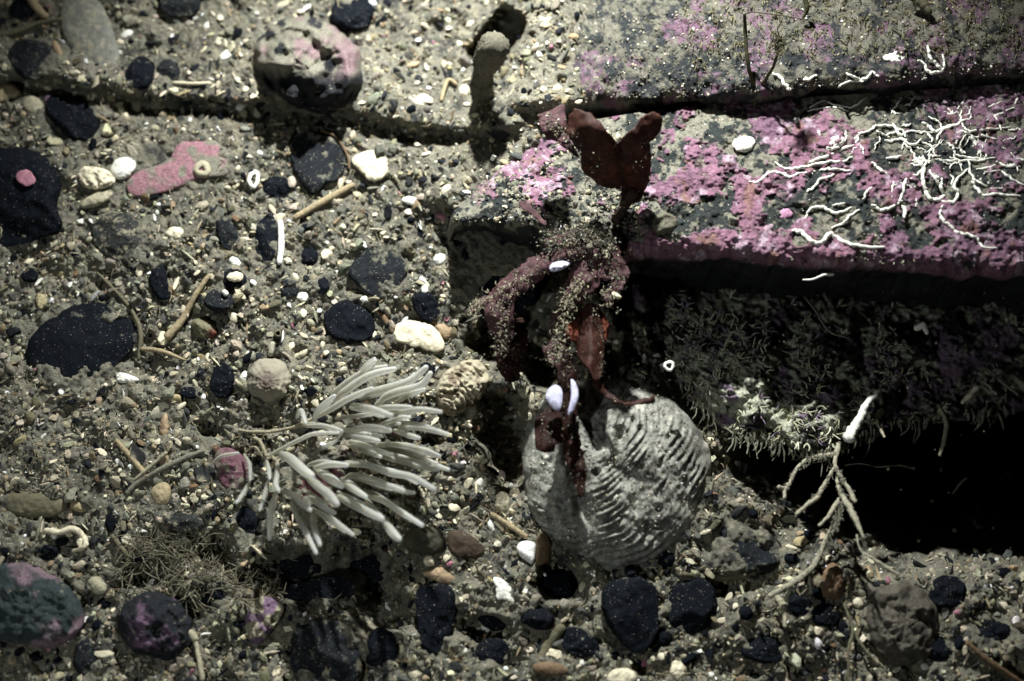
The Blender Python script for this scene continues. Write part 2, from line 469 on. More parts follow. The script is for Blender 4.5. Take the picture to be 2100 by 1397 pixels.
PINK = np.array((0.225, 0.112, 0.155)); PINK2 = np.array((0.16, 0.085, 0.125)); RUST = np.array((0.19, 0.10, 0.09)); LILAC = np.array((0.36, 0.26, 0.31))
def lerp(a, b, f): return a+(b-a)*f[..., None]
PKM = {}
def col_front(u, v, e):
    n = fbm(u, v, 55, 5, 301, .6); n2 = fbm(u, v, 30, 4, 302, .6); n3 = fbm(u, v, 120, 3, 303); n4 = fbm(u, v, 10, 3, 304)
    base = np.ones(u.shape+(3,))*np.array((.020, .025, .023))
    base = lerp(base, C('silt')*1.1, .9*sstep(.0, .16, n2+.8*n4-.04+.16*sstep(1350, 1200, u)-.1*sstep(1180,1080,u)+.22*sstep(360, 230, v)*sstep(1050,1150,u)))
    pk = n*1.25+.25*n4-.04+.14*sstep(1300, 1480, u)+.3*np.exp(-((u-1500)/150)**2-((v-390)/70)**2)+.15*np.exp(-((u-1980)/120)**2-((v-480)/60)**2)-.3*np.exp(-((u-1700)/80)**2-((v-430)/40)**2)-.22*np.exp(-((u-1880)/90)**2-((v-440)/60)**2)-.1*np.exp(-((u-1900)/150)**2-((v-330)/60)**2)
    pk = pk+.45*sstep(52, 14, e+34*n4+14*n2)*sstep(1235, 1290, u)*(e > -30)+.15*np.exp(-((u-1060)/70)**2-((v-330)/60)**2)
    f = sstep(.11, .15, pk)*(1-.75*sstep(.12, .25, fbm(u, v, 12, 4, 312))*sstep(20, 60, e)); PKM['m'] = f*sstep(900, 1050, u)
    col = lerp(np.ones(u.shape+(3,))*PINK, np.ones(u.shape+(3,))*PINK2, sstep(-.2, .3, n3))
    col = lerp(col, np.ones(u.shape+(3,))*RUST, sstep(.15, .4, fbm(u, v, 26, 3, 305)))
    col = lerp(col, np.ones(u.shape+(3,))*LILAC, sstep(.12, .35, fbm(u, v, 18, 3, 306)))
    c = lerp(base, col, f*sstep(900, 1050, u))
    dk = sstep(-12, -34, e)       # front face near black, its shade put into the colour
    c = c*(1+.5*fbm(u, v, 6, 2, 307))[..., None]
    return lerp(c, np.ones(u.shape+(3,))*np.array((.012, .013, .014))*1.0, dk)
def col_back(u, v, e):
    n = fbm(u, v, 60, 5, 401, .6); n2 = fbm(u, v, 30, 4, 402, .6); n4 = fbm(u, v, 9, 3, 404)
    base = np.ones(u.shape+(3,))*C('silt')*.72*(1+.8*n4[..., None])
    base = lerp(base, np.ones(u.shape+(3,))*np.array((.02, .023, .024)), sstep(-.03, .10, n2+.5*n4+.14*np.exp(-((v-140)/60)**2)+.1*sstep(1250, 1120, u)-.05))
    pk = n+.16*np.exp(-((u-1800)/180)**2-((v-130)/50)**2)+.14*np.exp(-((u-1480)/90)**2-((v-90)/14)**2)
    c = lerp(base, lerp(np.ones(u.shape+(3,))*PINK2*.8, np.ones(u.shape+(3,))*LILAC*.7, sstep(-.2, .3, n4)), sstep(.10, .16, pk)*(1-.8*sstep(-.05,.15,n4)))
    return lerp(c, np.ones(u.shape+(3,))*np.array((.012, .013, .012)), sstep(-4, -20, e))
def col_low(u, v, e):
    n = fbm(u, v, 50, 4, 501, .6); n2 = fbm(u, v, 24, 4, 502, .6); n4 = fbm(u, v, 9, 3, 504)
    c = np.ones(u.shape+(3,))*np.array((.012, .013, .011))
    c = lerp(c, np.array((.38, .39, .29))*np.ones(u.shape+(3,)), sstep(-.02, .2, n2+.5*n4+.22*np.exp(-((u-1480)/120)**2)-.12*sstep(1800, 2000, u)+.06))  # paler at left, darker at right: light put into the rock colour
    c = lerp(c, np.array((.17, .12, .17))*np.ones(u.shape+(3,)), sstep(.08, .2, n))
    return lerp(c, np.ones(u.shape+(3,))*np.array((.012, .012, .010)), sstep(-10, -60, e))  # wall below the lip darkened for the hollow's shade
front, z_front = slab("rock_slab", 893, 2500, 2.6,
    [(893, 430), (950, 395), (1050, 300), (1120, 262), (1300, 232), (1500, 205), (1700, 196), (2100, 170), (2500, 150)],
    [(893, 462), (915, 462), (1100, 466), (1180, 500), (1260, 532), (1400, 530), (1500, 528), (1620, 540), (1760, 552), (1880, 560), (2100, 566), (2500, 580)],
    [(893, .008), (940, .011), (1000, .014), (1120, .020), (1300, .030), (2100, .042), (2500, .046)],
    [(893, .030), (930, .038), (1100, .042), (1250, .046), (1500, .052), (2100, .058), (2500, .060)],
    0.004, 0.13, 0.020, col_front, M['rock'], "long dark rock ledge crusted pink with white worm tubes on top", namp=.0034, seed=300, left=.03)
back, z_back = slab("rock_slab", 1060, 2500, 3.0,
    [(1060, 180), (1090, 60), (1140, -100), (1250, -420), (2500, -420)],
    [(1060, 222), (1085, 232), (1180, 228), (1300, 214), (1450, 200), (1560, 194), (1700, 182), (1850, 172), (2100, 156), (2500, 140)],
    [(1060, -.012), (1130, .000), (1220, .012), (1400, .03), (2500, .045)],
    [(1060, -.010), (1100, .006), (1160, .022), (1300, .040), (1500, .050), (2100, .060), (2500, .062)],
    0.004, 0.06, 0.006, col_back, M['rock'], "silty rock behind the dark crevice in the upper right", seed=400, namp=.0028, left=.02)
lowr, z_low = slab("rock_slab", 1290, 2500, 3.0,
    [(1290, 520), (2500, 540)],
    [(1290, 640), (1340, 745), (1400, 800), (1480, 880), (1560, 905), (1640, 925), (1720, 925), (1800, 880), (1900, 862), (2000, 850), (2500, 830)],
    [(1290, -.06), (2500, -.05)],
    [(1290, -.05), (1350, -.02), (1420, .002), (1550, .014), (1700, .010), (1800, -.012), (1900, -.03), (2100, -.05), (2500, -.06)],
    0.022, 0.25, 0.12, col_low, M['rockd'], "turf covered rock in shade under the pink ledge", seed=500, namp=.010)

def ZS(u, v):
    """surface height at a pixel: slabs where they stand, else seabed"""
    u = float(u); v = float(v); a = np.array([u]); b = np.array([v])
    if u > 1200 and v < np.interp(u, [1085, 1300, 1700, 2100], [228, 212, 180, 154]): return float(z_back(a, b)[0])
    if u > 915 and np.interp(u, [893, 950, 1050, 1120, 1300, 2100], [430, 395, 300, 262, 232, 170]) < v < np.interp(u, [893, 1100, 1260, 1760, 2100], [460, 464, 528, 548, 562]): return float(z_front(a, b)[0])
    if u > 1330 and 600 < v < np.interp(u, [1290, 1400, 1480, 1640, 1720, 1900, 2500], [640, 800, 880, 925, 925, 862, 830]): return float(z_low(a, b)[0])
    return Hs(u, v)

# ---------------------------------------------------------------- gravel
ICO = None
def icos():
    t = (1+5**.5)/2
    v = np.array([(-1, t, 0), (1, t, 0), (-1, -t, 0), (1, -t, 0), (0, -1, t), (0, 1, t), (0, -1, -t), (0, 1, -t), (t, 0, -1), (t, 0, 1), (-t, 0, -1), (-t, 0, 1)], float)
    v /= np.linalg.norm(v[0])
    f = np.array([(0, 11, 5), (0, 5, 1), (0, 1, 7), (0, 7, 10), (0, 10, 11), (1, 5, 9), (5, 11, 4), (11, 10, 2), (10, 7, 6), (7, 1, 8), (3, 9, 4), (3, 4, 2), (3, 2, 6), (3, 6, 8), (3, 8, 9), (4, 9, 5), (2, 4, 11), (6, 2, 10), (8, 6, 7), (9, 8, 1)])
    return v, f
def subdiv(v, f):
    v = list(map(tuple, v)); cache = {}; nf = []
    def mid(a, b):
        k = (min(a, b), max(a, b))
        if k not in cache:
            m = (np.array(v[a])+np.array(v[b])); m /= np.linalg.norm(m)
            cache[k] = len(v); v.append(tuple(m))
        return cache[k]
    for a, b, c in f:
        ab, bc, ca = mid(a, b), mid(b, c), mid(c, a)
        nf += [(a, ab, ca), (b, bc, ab), (c, ca, bc), (ab, bc, ca)]
    return np.array(v), np.array(nf)
I0 = icos(); I1 = subdiv(*I0); I2 = subdiv(*I1); I3 = subdiv(*I2)
def chunk(base, r, kind):
    """kind: 'grain' rounded, 'chip' flat angular, 'chunk' angular, 'cup' curved shard"""
    v = base[0].copy()
    for _ in range(7 if kind != 'grain' else 3):      # cut by random planes
        n = r.normal(size=3); n /= np.linalg.norm(n)
        d = r.uniform(.45, .85) if kind != 'grain' else r.uniform(.7, .95)
        s = v@n; v = v-np.outer(np.maximum(s-d, 0), n)
    v *= 1+r.uniform(-.08, .08, (len(v), 1))
    if kind == 'chip': v = v*np.array([1.25, r.uniform(.5, 1), r.uniform(.12, .28)])
    elif kind == 'chunk': v = v*np.array([1.15, r.uniform(.55, .95), r.uniform(.4, .8)])
    elif kind == 'rod': v = v*np.array([2.4, r.uniform(.25, .4), r.uniform(.25, .4)])
    elif kind == 'cup':
        v = v*np.array([1.15, r.uniform(.6, .9), .16]); v[:, 2] += .35*(1-(v[:, 0]**2+v[:, 1]**2))
    else: v = v*np.array([1.05, r.uniform(.8, 1), r.uniform(.6, .9)])
    return v
def rots(n, r, flat=0.5):
    yaw = r.uniform(0, 2*np.pi, n); ax = r.normal(0, flat, n); ay = r.normal(0, flat, n)
    def R(a, i, j):
        m = np.tile(np.eye(3), (n, 1, 1)); m[:, i, i] = np.cos(a); m[:, j, j] = np.cos(a); m[:, i, j] = -np.sin(a); m[:, j, i] = np.sin(a); return m
    return R(ax, 1, 2)@R(ay, 0, 2)@R(yaw, 0, 1)
def scatter(base, u, v, z, size, kinds, cols, r, flat=0.5, nvar=16):
    """returns V,F,C for many fragments"""
    n = len(u)
    T = np.array([chunk(base, r, kinds[i % len(kinds)]) for i in range(nvar)])
    t = r.integers(0, nvar, n)
    X = np.einsum('nij,nkj->nki', rots(n, r, flat), T[t])*size[:, None, None]*MPP
    Wc = P(u, v, z)
    X = X+Wc[:, None]
    m = base[0].shape[0]
    F = base[1][None]+np.arange(n)[:, None, None]*m
    Cc = np.repeat(cols[:, None], m, 1)*(1+r.uniform(-.12, .12, (n, m, 1)))
    return X.reshape(-1, 3), F.reshape(-1, 3), Cc.reshape(-1, 3)
def pick(n, r, table):
    ks = list(table); p = np.array([table[k] for k in ks]); p = p/p.sum()
    c = np.array([PAL[k] for k in ks])[r.choice(len(ks), n, p=p)]
    return c*r.uniform(.65, 1.3, (n, 1))*(1+r.uniform(-.07, .07, (n, 3)))
BIG_MASK = []   # ellipses (u,v,r) of traced things that gravel must not bury
def free(u, v, pad=0.0):
    ok = np.ones(len(u), bool)
    for (cu, cv, ru, rv) in BIG_MASK:
        ok &= ((u-cu)/(ru+pad))**2+((v-cv)/(rv+pad))**2 > 1
    return ok
def seabed_ok(u, v):
    s = sdist(u, v, HOLLOW) < 25
    fr = (u > 930) & (v > np.interp(u, [893, 950, 1050, 1120, 1300, 2100], [440, 405, 310, 262, 232, 170])) & (v < np.interp(u, [893, 1100, 1260, 1760, 2100], [470, 470, 540, 555, 570]))
    bk = (u > 1200+60*fbm(u, v, 50, 2, 89)) & (v < 240)
    fr2 = (u > 900) & (u < 1160) & (v < 430) & (v > 240) & (seg_dist(u, v, [(880, 455), (950, 395), (1050, 300), (1120, 262)])[0] < 26+30*fbm(u, v, 30, 2, 8))
    return (s & ~fr & ~bk) | fr2
TAB = {'silt': 25, 'beige': 27, 'cream': 17, 'white': 3.6, 'dark': 15, 'grey': 10, 'brown': 2, 'orange': 1.0, 'pink': .15, 'olive': 4, 'tan': 10}
TAB2 = {'silt': 26, 'beige': 24, 'grey': 10, 'olive': 6, 'tan': 10, 'cream': 10, 'dark': 8}
def build_gravel():
    r = np.random.default_rng(21)
    parts = []
    for n, lo, hi, base, kinds, emb in ((52000, 1.3, 3.4, I0, ['chunk', 'chip', 'grain', 'rod'], .3), (30000, 3, 6.5, I0, ['chunk', 'chip', 'chip', 'rod', 'chunk'], .35), (9500, 6, 11, I1, ['chip', 'chunk', 'cup', 'chunk', 'rod', 'chip'], .4), (1500, 10, 17, I1, ['chip', 'chunk', 'chunk'], .3)):
        u = r.uniform(-110, 2210, n); v = r.uniform(-110, 1500, n)
        dens = fbm(u, v, 60, 3, 61)
        keep = seabed_ok(u, v) & (r.uniform(-.9, .9, n) < dens+.45)
        if hi > 6: keep &= free(u, v, 2)
        else: keep &= free(u, v, -3)
        u, v, dens = u[keep], v[keep], dens[keep]; n = len(u)
        s = lo+(hi-lo)*r.power(.55, n)
        z = H(u, v)+s*MPP*emb
        parts.append(scatter(base, u, v, z, s, kinds, pick(n, r, TAB if hi < 12 else TAB2), r, .5, 24))
    V, F, Cc = join_parts(parts)
    o = mesh_np("gravel", V, F, M['gravel'], origin=(0, 0, 0), col=Cc, smooth=False)
    tag(o, "mixed shell gravel and small grains covering the silty seabed", "gravel", kind="stuff")
def build_grit(name, parent, zfn, n, reg, tab, seed, lo=1.0, hi=3.4, label=None, okf=None):
    r = np.random.default_rng(seed)
    u = r.uniform(reg[0], reg[2], n); v = r.uniform(reg[1], reg[3], n)
    k = okf(u, v) & (r.uniform(-.8, .8, n) < fbm(u, v, 45, 3, seed)+.25)
    u, v = u[k], v[k]; n = len(u)
    s = lo+(hi-lo)*r.power(.5, n)
    V, F, Cc = scatter(I0, u, v, zfn(u, v)+s*MPP*.2, s, ['chunk', 'grain', 'chip'], pick(n, r, tab), r, .5)
    o = mesh_np(name, V, F, M['gravel'], parent=parent, col=Cc, smooth=False)
    o["kind"] = "stuff"
    return o

# ---------------------------------------------------------------- traced stones and shells
LAND = []   # landmarks for labels of small repeats: phrase, u, v
STONES = []
def bounds(poly):
    p = np.array(poly, float); a, b = p.min(0), p.max(0)
    return (a+b)/2, (b-a)/2
def stone(poly, h, m, label, name="pebble", cat="pebble", z=None, colf=None, land=None, **k):
    c, hw = bounds(poly)
    BIG_MASK.append((c[0], c[1], hw[0]*.97, hw[1]*.97))
    if z is None:
        z = ZS(c[0], c[1])
        if max(hw) > 26:
            aa = np.linspace(0, 2*np.pi, 24); z = max(z, float(np.percentile([ZS(c[0]+hw[0]*.85*math.cos(q), c[1]+hw[1]*.85*math.sin(q)) for q in aa], 55)))
    hh = h*MPP
    seed = int(c[0]*3+c[1]*5) % 9973
    big = max(hw)
    k.setdefault('zamp', (.05 if m in ('black', 'blackd', 'grey') else .25)*min(hh, .012)); k.setdefault('zs', 13); k.setdefault('edge', .05)
    k['amp'] = k.get('amp', .06)*1.6
    if m in ('black', 'blackd', 'grey') and 'fn' not in k:
        rr = np.random.default_rng(seed); pl = [(rr.uniform(0, 6.28), rr.uniform(.25, .75), rr.uniform(.62, .95)) for _ in range(4)]
        def fac(U, V_, T):
            x = (U-c[0])/hw[0]; y = (V_-c[1])/hw[1]; b = hh*np.sqrt(np.maximum(1-T*T, 0)); q = b.copy()
            for a, sl, o in pl: q = np.minimum(q, hh*(o-sl*(x*math.cos(a)+y*math.sin(a))))
            return np.maximum(q, 0)-b
        k['fn'] = fac
    W, F, U, T = dome(poly, hh, z-hh*.10, nt=int(min(130, 40+big*.9)), nr=int(min(40, 12+big*.3)), seed=seed, **k)
    col = None
    if colf is not None:
        col = colf(U[:, 0], U[:, 1], T)
    o = mesh_np(name, W, F, M[m] if isinstance(m, str) else m, col=col)
    tag(o, label, cat)
    if land: LAND.append((land, c[0], c[1]))
    return o
def flatcol(n, var=.25, sc=9):
    def f(u, v, t):
        q = fbm(u, v, sc, 3, 7)
        return C(n)[None]*(1+var*q[:, None]*2)
    return f
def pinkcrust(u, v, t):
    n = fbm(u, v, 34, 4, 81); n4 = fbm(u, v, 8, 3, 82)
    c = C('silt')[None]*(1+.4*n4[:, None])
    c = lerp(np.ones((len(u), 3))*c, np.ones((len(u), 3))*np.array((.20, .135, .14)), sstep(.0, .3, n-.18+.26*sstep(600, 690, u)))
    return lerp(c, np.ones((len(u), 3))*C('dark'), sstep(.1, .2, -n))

def traced():
    S = stone
    S([(50, 735), (62, 690), (90, 660), (130, 640), (152, 622), (185, 619), (222, 628), (238, 650), (262, 650), (278, 672), (276, 700), (264, 730), (240, 745), (228, 766), (195, 768), (170, 782), (135, 796), (100, 797), (70, 778), (54, 760)],
      38, 'black', "large smooth black pebble dusted with silt on its lower left", land="the large black pebble", amp=.05)
    S([(595, 330), (600, 290), (620, 268), (655, 265), (690, 285), (706, 310), (709, 345), (690, 370), (668, 380), (648, 402), (630, 397), (610, 370)],
      26, 'blackd', "dark drop shaped flat stone left of the cream disc", land="the drop shaped dark stone", amp=.04, pw=.35)
    S([(712, 560), (730, 525), (760, 508), (800, 512), (842, 545), (828, 575), (800, 612), (770, 612), (735, 592)], 20, 'blackd', "flattish dark grey stone with silty edges left of the ledge end", land="the flattish dark stone", pw=.35)
    S([(662, 650), (680, 625), (705, 612), (735, 620), (765, 650), (771, 680), (750, 705), (715, 709), (685, 700), (668, 680)], 34, 'black', "round black pebble left of the cream angular shard", land="the round black pebble")
    S([(-70, 310), (40, 298), (112, 328), (128, 380), (115, 430), (132, 470), (90, 492), (30, 505), (-70, 505)], 55, 'black', "big black rock cut by the left edge with a pink scrap", name="rock", cat="rock", land="the big black rock at the left edge", amp=.08)
    S([(918, 478), (1000, 470), (1108, 474), (1140, 540), (1110, 620), (1040, 655), (980, 650), (935, 612), (914, 560)], 40, 'black', "black rock face added for the shade below the left end of the ledge", name="rock", cat="rock", z=-.004, land="the shaded black rock face", amp=.04)  # stone added to darken the shaded ground by the rock face
    for q, lab in ((ell(600, 1150, 74, 40, 10, 9, .2), "black lump added as shade under the colony's lower tips"), (ell(735, 1165, 70, 46, -8, 9, .2), "black lump added as shade right below the colony"),  # black lumps around the colony added to fill in its shadow
                   (ell(660, 1215, 80, 36, 0, 9, .2), "flat black lump added as shade at the bottom below the colony"), (ell(520, 1075, 40, 50, 0, 9, .2), "black rock left of the colony's drooping tips"),
                   (ell(1190, 1320, 44, 30, 30, 8, .2), "black stone between the thick stem and the rough black rock"), (ell(1015, 1265, 34, 28, 0, 8, .2), "black stone right under the jagged white shard"),
                   (ell(440, 1220, 44, 30, 20, 8, .2), "black stone right of the mottled purple boulder's top"), (ell(90, 1130, 34, 20, 0, 8, .2), "black stone under the curled shell strip"),
                   (ell(150, 240, 60, 44, 30, 9, .2), "black speckled rock just below the shadow groove at left"), (ell(1560, 1330, 50, 30, 10, 8, .2), "dark stone at the bottom right of the smooth pebble"), (ell(2040, 1300, 44, 30, 10, 8, .2), "dark stone near the lower right corner")):
        S(q, 26, 'black', lab, name="rock", cat="rock", amp=.08, z=ZS(*bounds(q)[0])-.002)
    S(ell(242, 484, 56, 50), 34, 'grey', "grey round stone under the left shell halves", land="the grey round stone")
    S([(308, 560), (318, 545), (335, 543), (342, 560), (345, 585), (352, 600), (350, 616), (330, 618), (312, 600), (305, 580)], 20, 'black', "bean shaped black pebble above the large black one", land="the bean shaped pebble")
    S(ell(455, 782, 25, 36, 5), 24, 'black', "speckled black oval pebble beside the limpet", land="the speckled oval pebble")
    S(ell(567, 383, 28, 24), 24, 'black', "small black pebble with white spots beside the barnacle ring", land="the white spotted pebble")
    S(ell(345, 144, 24, 24), 20, 'blackd', "round dark pebble near the top left, right hand of a pair", land="the top left pair of dark pebbles")
    S(ell(288, 152, 30, 36, 20), 24, 'black', "oval black pebble, left hand of a top left pair")
    S(ell(368, 4, 46, 34), 28, 'blackd', "dark stone cut by the top edge at left", land="the dark stone at the top edge")
    S(ell(45, 18, 30, 24), 20, 'black', "black pebble in the top left corner")
    S(ell(62, 120, 50, 42, 10), 34, 'blackd', "dusty dark stone left of the grey jelly lump")
    S(ell(722, 26, 46, 40), 40, 'black', "blue black stone at the top edge beside the pink topped boulder", land="the blue black stone")
    S([(440, 455), (462, 440), (485, 460), (490, 495), (470, 515), (450, 500)], 18, 'blackd', "upright dark stone left of the white shell splinter")
    S([(520, 460), (545, 442), (572, 450), (566, 500), (560, 540), (535, 540), (524, 505)], 22, 'black', "tall black stone beside the white shell splinter", land="the white shell splinter")
    S([(605, 520), (630, 495), (655, 520), (650, 542), (620, 546)], 16, 'black', "small angular black stone right of the white splinter")
    S(ell(868, 482, 11, 19, -10), 10, 'black', "tiny upright black pebble left of the dark ledge end")
    S(ell(796, 436, 9, 14, 0), 9, 'black', "tiny black grain right of the brown stick")
    S(ell(480, 572, 26, 22), 18, 'black', "black pebble under a cream shell chip")
    S(ell(450, 618, 34, 26, 10), 18, 'blackd', "silty dark pebble beside the brown twig")
    S([(842, 600), (868, 585), (895, 612), (905, 640), (890, 662), (862, 655), (846, 630)], 24, 'black', "black pebble behind the cream angular shard")
    S(ell(662, 586, 15, 18), 13, 'black', "small black pebble above the round black one")
    S(ell(594, 598, 20, 13), 9, 'blackd', "flat slate grey pebble beside a white triangle chip")
    S(ell(60, 565, 20, 16), 12, 'black', "small black stone above the large black pebble at left")
    S(ell(390, 805, 22, 13, 10), 12, 'black', "small black oval below the brown twigs")
    S(ell(1417, 1242, 54, 62, 8), 40, 'black', "smooth round black pebble right of centre at the bottom", land="the smooth bottom pebble", amp=.03)
    S([(1225, 1230), (1250, 1190), (1290, 1180), (1330, 1190), (1352, 1230), (1350, 1300), (1322, 1345), (1285, 1330), (1250, 1290)], 40, 'black', "rough black rock below the ridged clam shell", name="rock", cat="rock", land="the rough black rock")
    S([(1440, 1100), (1470, 1062), (1520, 1065), (1570, 1085), (1612, 1120), (1605, 1165), (1560, 1185), (1500, 1170), (1455, 1140)], 50, 'blackd', "silt capped dark boulder right of the ridged clam shell", name="rock", cat="rock", land="the silt capped dark boulder", z=-.006)
    S([(850, 1200), (900, 1190), (938, 1210), (935, 1270), (915, 1320), (890, 1350), (862, 1340), (855, 1280)], 34, 'black', "black angular rock below the olive weed", name="rock", cat="rock", land="the black angular rock")
    S([(590, 1310), (620, 1275), (680, 1265), (735, 1290), (750, 1340), (740, 1430), (610, 1430)], 50, 'blackd', "speckled dark boulder at the bottom edge", name="rock", cat="rock", land="the speckled bottom boulder")
    S(ell(780, 1330, 36, 46, 10), 26, 'black', "upright black stone beside the speckled bottom boulder")
    S([(975, 1320), (1010, 1305), (1045, 1320), (1045, 1355), (1010, 1372), (978, 1355)], 24, 'black', "blocky black stone at the bottom below the white shard")
    S(ell(1100, 1265, 42, 26, 20), 26, 'black', "black stone wedged right of the white shard")
    S(ell(1140, 1205, 40, 32), 30, 'black', "black stone under the lower left of the clam")
    S(ell(175, 1345, 24, 42, 12), 24, 'blackd', "upright oval dark pebble near the bottom left", land="the upright oval dark pebble")
    S([(235, 1260), (280, 1215), (350, 1215), (395, 1260), (400, 1320), (360, 1360), (290, 1350), (245, 1310)], 60, M['pinkrock'], "mottled purple boulder in the bottom left", name="rock", cat="rock", land="the mottled purple boulder", colf=lambda u, v, t: lerp(np.ones((len(u), 3))*C('dark'), np.ones((len(u), 3))*C('violet')*.8, sstep(.1, .4, fbm(u, v, 24, 4, 17))), amp=.12)
    S([(-40, 1160), (40, 1150), (110, 1175), (165, 1225), (175, 1290), (120, 1330), (30, 1325), (-40, 1310)], 46, M['pinkrock'], "teal grey rock with pink crust at the lower left edge", name="rock", cat="rock", land="the pink crusted rock at the left edge",
      colf=lambda u, v, t: lerp(np.ones((len(u), 3))*np.array((.03, .042, .042)), np.ones((len(u), 3))*np.array((.19, .13, .15)), sstep(.10, .35, fbm(u, v, 44, 4, 19)+.35*sstep(.75, 1, t)-.08)), amp=.1)
    S(ell(1690, 1262, 30, 26), 20, 'black', "black pebble right below the branching twig growth")
    S(ell(1640, 1240, 26, 24), 18, 'black', "black pebble at the foot of the branching growth")
    S(ell(1706, 1192, 27, 40, 5), 24, M['chip'], "brown oval pebble under the branching growth", colf=flatcol('brown', .3))
    S([(1768, 1260), (1790, 1205), (1850, 1190), (1905, 1215), (1935, 1270), (1920, 1340), (1870, 1372), (1800, 1360)], 50, M['pinkrock'], "lumpy brown boulder in the lower right", name="rock", cat="rock", land="the lumpy brown boulder", colf=lambda u, v, t: (np.array((.09,.08,.06)))[None]*(1+.7*fbm(u, v, 14, 4, 23)[:, None]), amp=.2)
    S(ell(1945, 1215, 42, 36), 30, 'black', "dark stone right of the lumpy brown boulder")
    S(ell(1925, 1330, 34, 26), 22, 'black', "dark stone below the lumpy brown boulder")
    S(ell(1330, 1215, 20, 20), 12, 'black', "small black stone between two bottom pebbles")
    S([(515, 120), (535, 66), (585, 38), (650, 36), (705, 62), (740, 110), (752, 150), (732, 205), (700, 232), (650, 236), (596, 220), (560, 196), (530, 156)], 150, M['pinkrock'], "boulder with pink and silty top and shade painted on its lower half", name="rock", cat="rock", land="the pink topped boulder", colf=lambda u, v, t: lerp(pinkcrust(u, v, t), np.ones((len(u), 3))*C('dark')*.8, sstep(135, 165, v+22*fbm(u, v, 30, 3, 3))), amp=.16, z=.0)  # lower half darkened: the boulder's own shade put into its colour
    S([(258, 375), (280, 350), (345, 334), (360, 300), (374, 285), (402, 292), (440, 285), (466, 308), (482, 345), (468, 360), (410, 366), (370, 382), (335, 396), (275, 406)], 12, M['pinkrock'], "flat pink stone slab beside the white oval shell", name="stone", cat="stone", land="the flat pink stone",
      colf=lambda u, v, t: lerp(np.ones((len(u), 3))*np.array((.30, .155, .175)), np.ones((len(u), 3))*C('silt')*1.1, sstep(.02, .22, fbm(u, v, 22, 4, 29)+.5*sstep(380, 470, u)-.06)), pw=.3, ctr=(372, 342))
    S(ell(52, 365, 22, 16, 30), 5, M['chip'], "pink scrap of stone on the big black left rock", name="stone", cat="stone", z=ZS(40, 400)+.009, colf=flatcol('pink'), pw=.25)
    S([(225, 352), (232, 330), (255, 320), (276, 326), (280, 345), (262, 364), (245, 371), (232, 362)], 14, M['worm'], "smooth white oval shell touching the flat pink stone", name="shell", cat="shell", land="the white oval shell", amp=.02)
    S([(717, 330), (740, 312), (770, 308), (795, 324), (797, 352), (778, 372), (755, 373), (743, 356)], 12, M['chip'], "flat cream disc of shell right of the drop shaped stone", name="shell_disc", cat="shell", land="the cream disc", colf=flatcol('cream', .1), pw=.3, amp=.02)
    S([(797, 695), (815, 658), (880, 663), (900, 684), (918, 714), (893, 724), (850, 709)], 16, M['chip'], "cream angular shell shard left of the hanging weed", name="shell_shard", cat="shell", land="the cream angular shard", colf=flatcol('cream', .12), pw=.2, sm=1, amp=.04)
    S([(893, 664), (928, 662), (928, 685), (915, 700), (896, 680)], 10, M['chip'], "rust brown chip behind the cream angular shard", name="stone_chip", cat="stone", colf=flatcol('orange', .3), sm=1)
    S([(1008, 1182), (1030, 1185), (1050, 1208), (1054, 1243), (1036, 1228), (1016, 1232), (1020, 1210)], 8, M['worm'], "jagged pure white shell shard on the lower gravel", name="shell_shard", cat="shell", land="the jagged white shard", sm=1, pw=.25)
    S(ell(881, 1149, 14, 13), 12, M['chip'], "rounded cream grain below the olive weed", name="grain", cat="stone", colf=flatcol('cream'))
    S([(862, 1175), (880, 1170), (908, 1160), (925, 1178), (938, 1190), (915, 1198), (885, 1188)], 8, M['chip'], "orange tan shell flake under the olive weed", name="shell_flake", cat="shell", colf=flatcol('orange', .3), sm=1)
    S([(978, 985), (990, 978), (990, 995), (980, 1001), (971, 993)], 6, M['worm'], "bright white chip between colony and ridged clam", name="shell_shard", cat="shell", sm=1)
    S([(998, 1072), (1008, 1062), (1018, 1078), (1016, 1095), (1004, 1086)], 6, M['worm'], "kite shaped white flake left of the two tone shell", name="shell_flake", cat="shell", sm=1)
    S([(1018, 1012), (1035, 1006), (1045, 1020), (1048, 1040), (1033, 1058), (1014, 1045), (1016, 1028)], 12, M['chip'], "knobbly greenish shell left of the clam", name="shell", cat="shell", colf=flatcol('beige', .4))
    S([(476, 545), (465, 528), (488, 526), (505, 542), (500, 550)], 8, M['worm'], "white triangular shell chip above a black pebble", name="shell_shard", cat="shell", sm=1)
    S([(462, 572), (470, 560), (498, 558), (500, 574), (480, 578)], 8, M['chip'], "cream shell chip lying on a black pebble", name="shell_shard", cat="shell", z=ZS(480, 572)+.004, sm=1, colf=flatcol('cream'))
    S([(605, 608), (618, 598), (632, 602), (630, 620), (616, 618)], 8, M['worm'], "white triangle chip beside a slate grey pebble", name="shell_shard", cat="shell", sm=1)
    S([(452, 600), (462, 591), (470, 610)], 6, M['worm'], "white thorn shaped chip on the silty dark pebble", name="shell_shard", cat="shell", sm=1, z=ZS(455, 610)+.003)
    S(ell(360, 478, 20, 15), 14, M['chip'], "cream lump shell right of the grey round stone", name="shell", cat="shell", colf=flatcol('cream', .2))
    S([(885, 530), (905, 518), (915, 524), (912, 540), (896, 544)], 9, M['worm'], "white flake leaning on the dark ledge end", name="shell_shard", cat="shell", sm=1)
    S(ell(871, 594, 8, 11), 8, M['worm'], "white crumb above the cream angular shard", name="shell_shard", cat="shell")
    S(ell(1363, 460, 27, 24), 24, M['sponge'], "round beige knob sponge on the ledge", name="sponge", cat="sponge", amp=.03, land="the beige knob sponge")
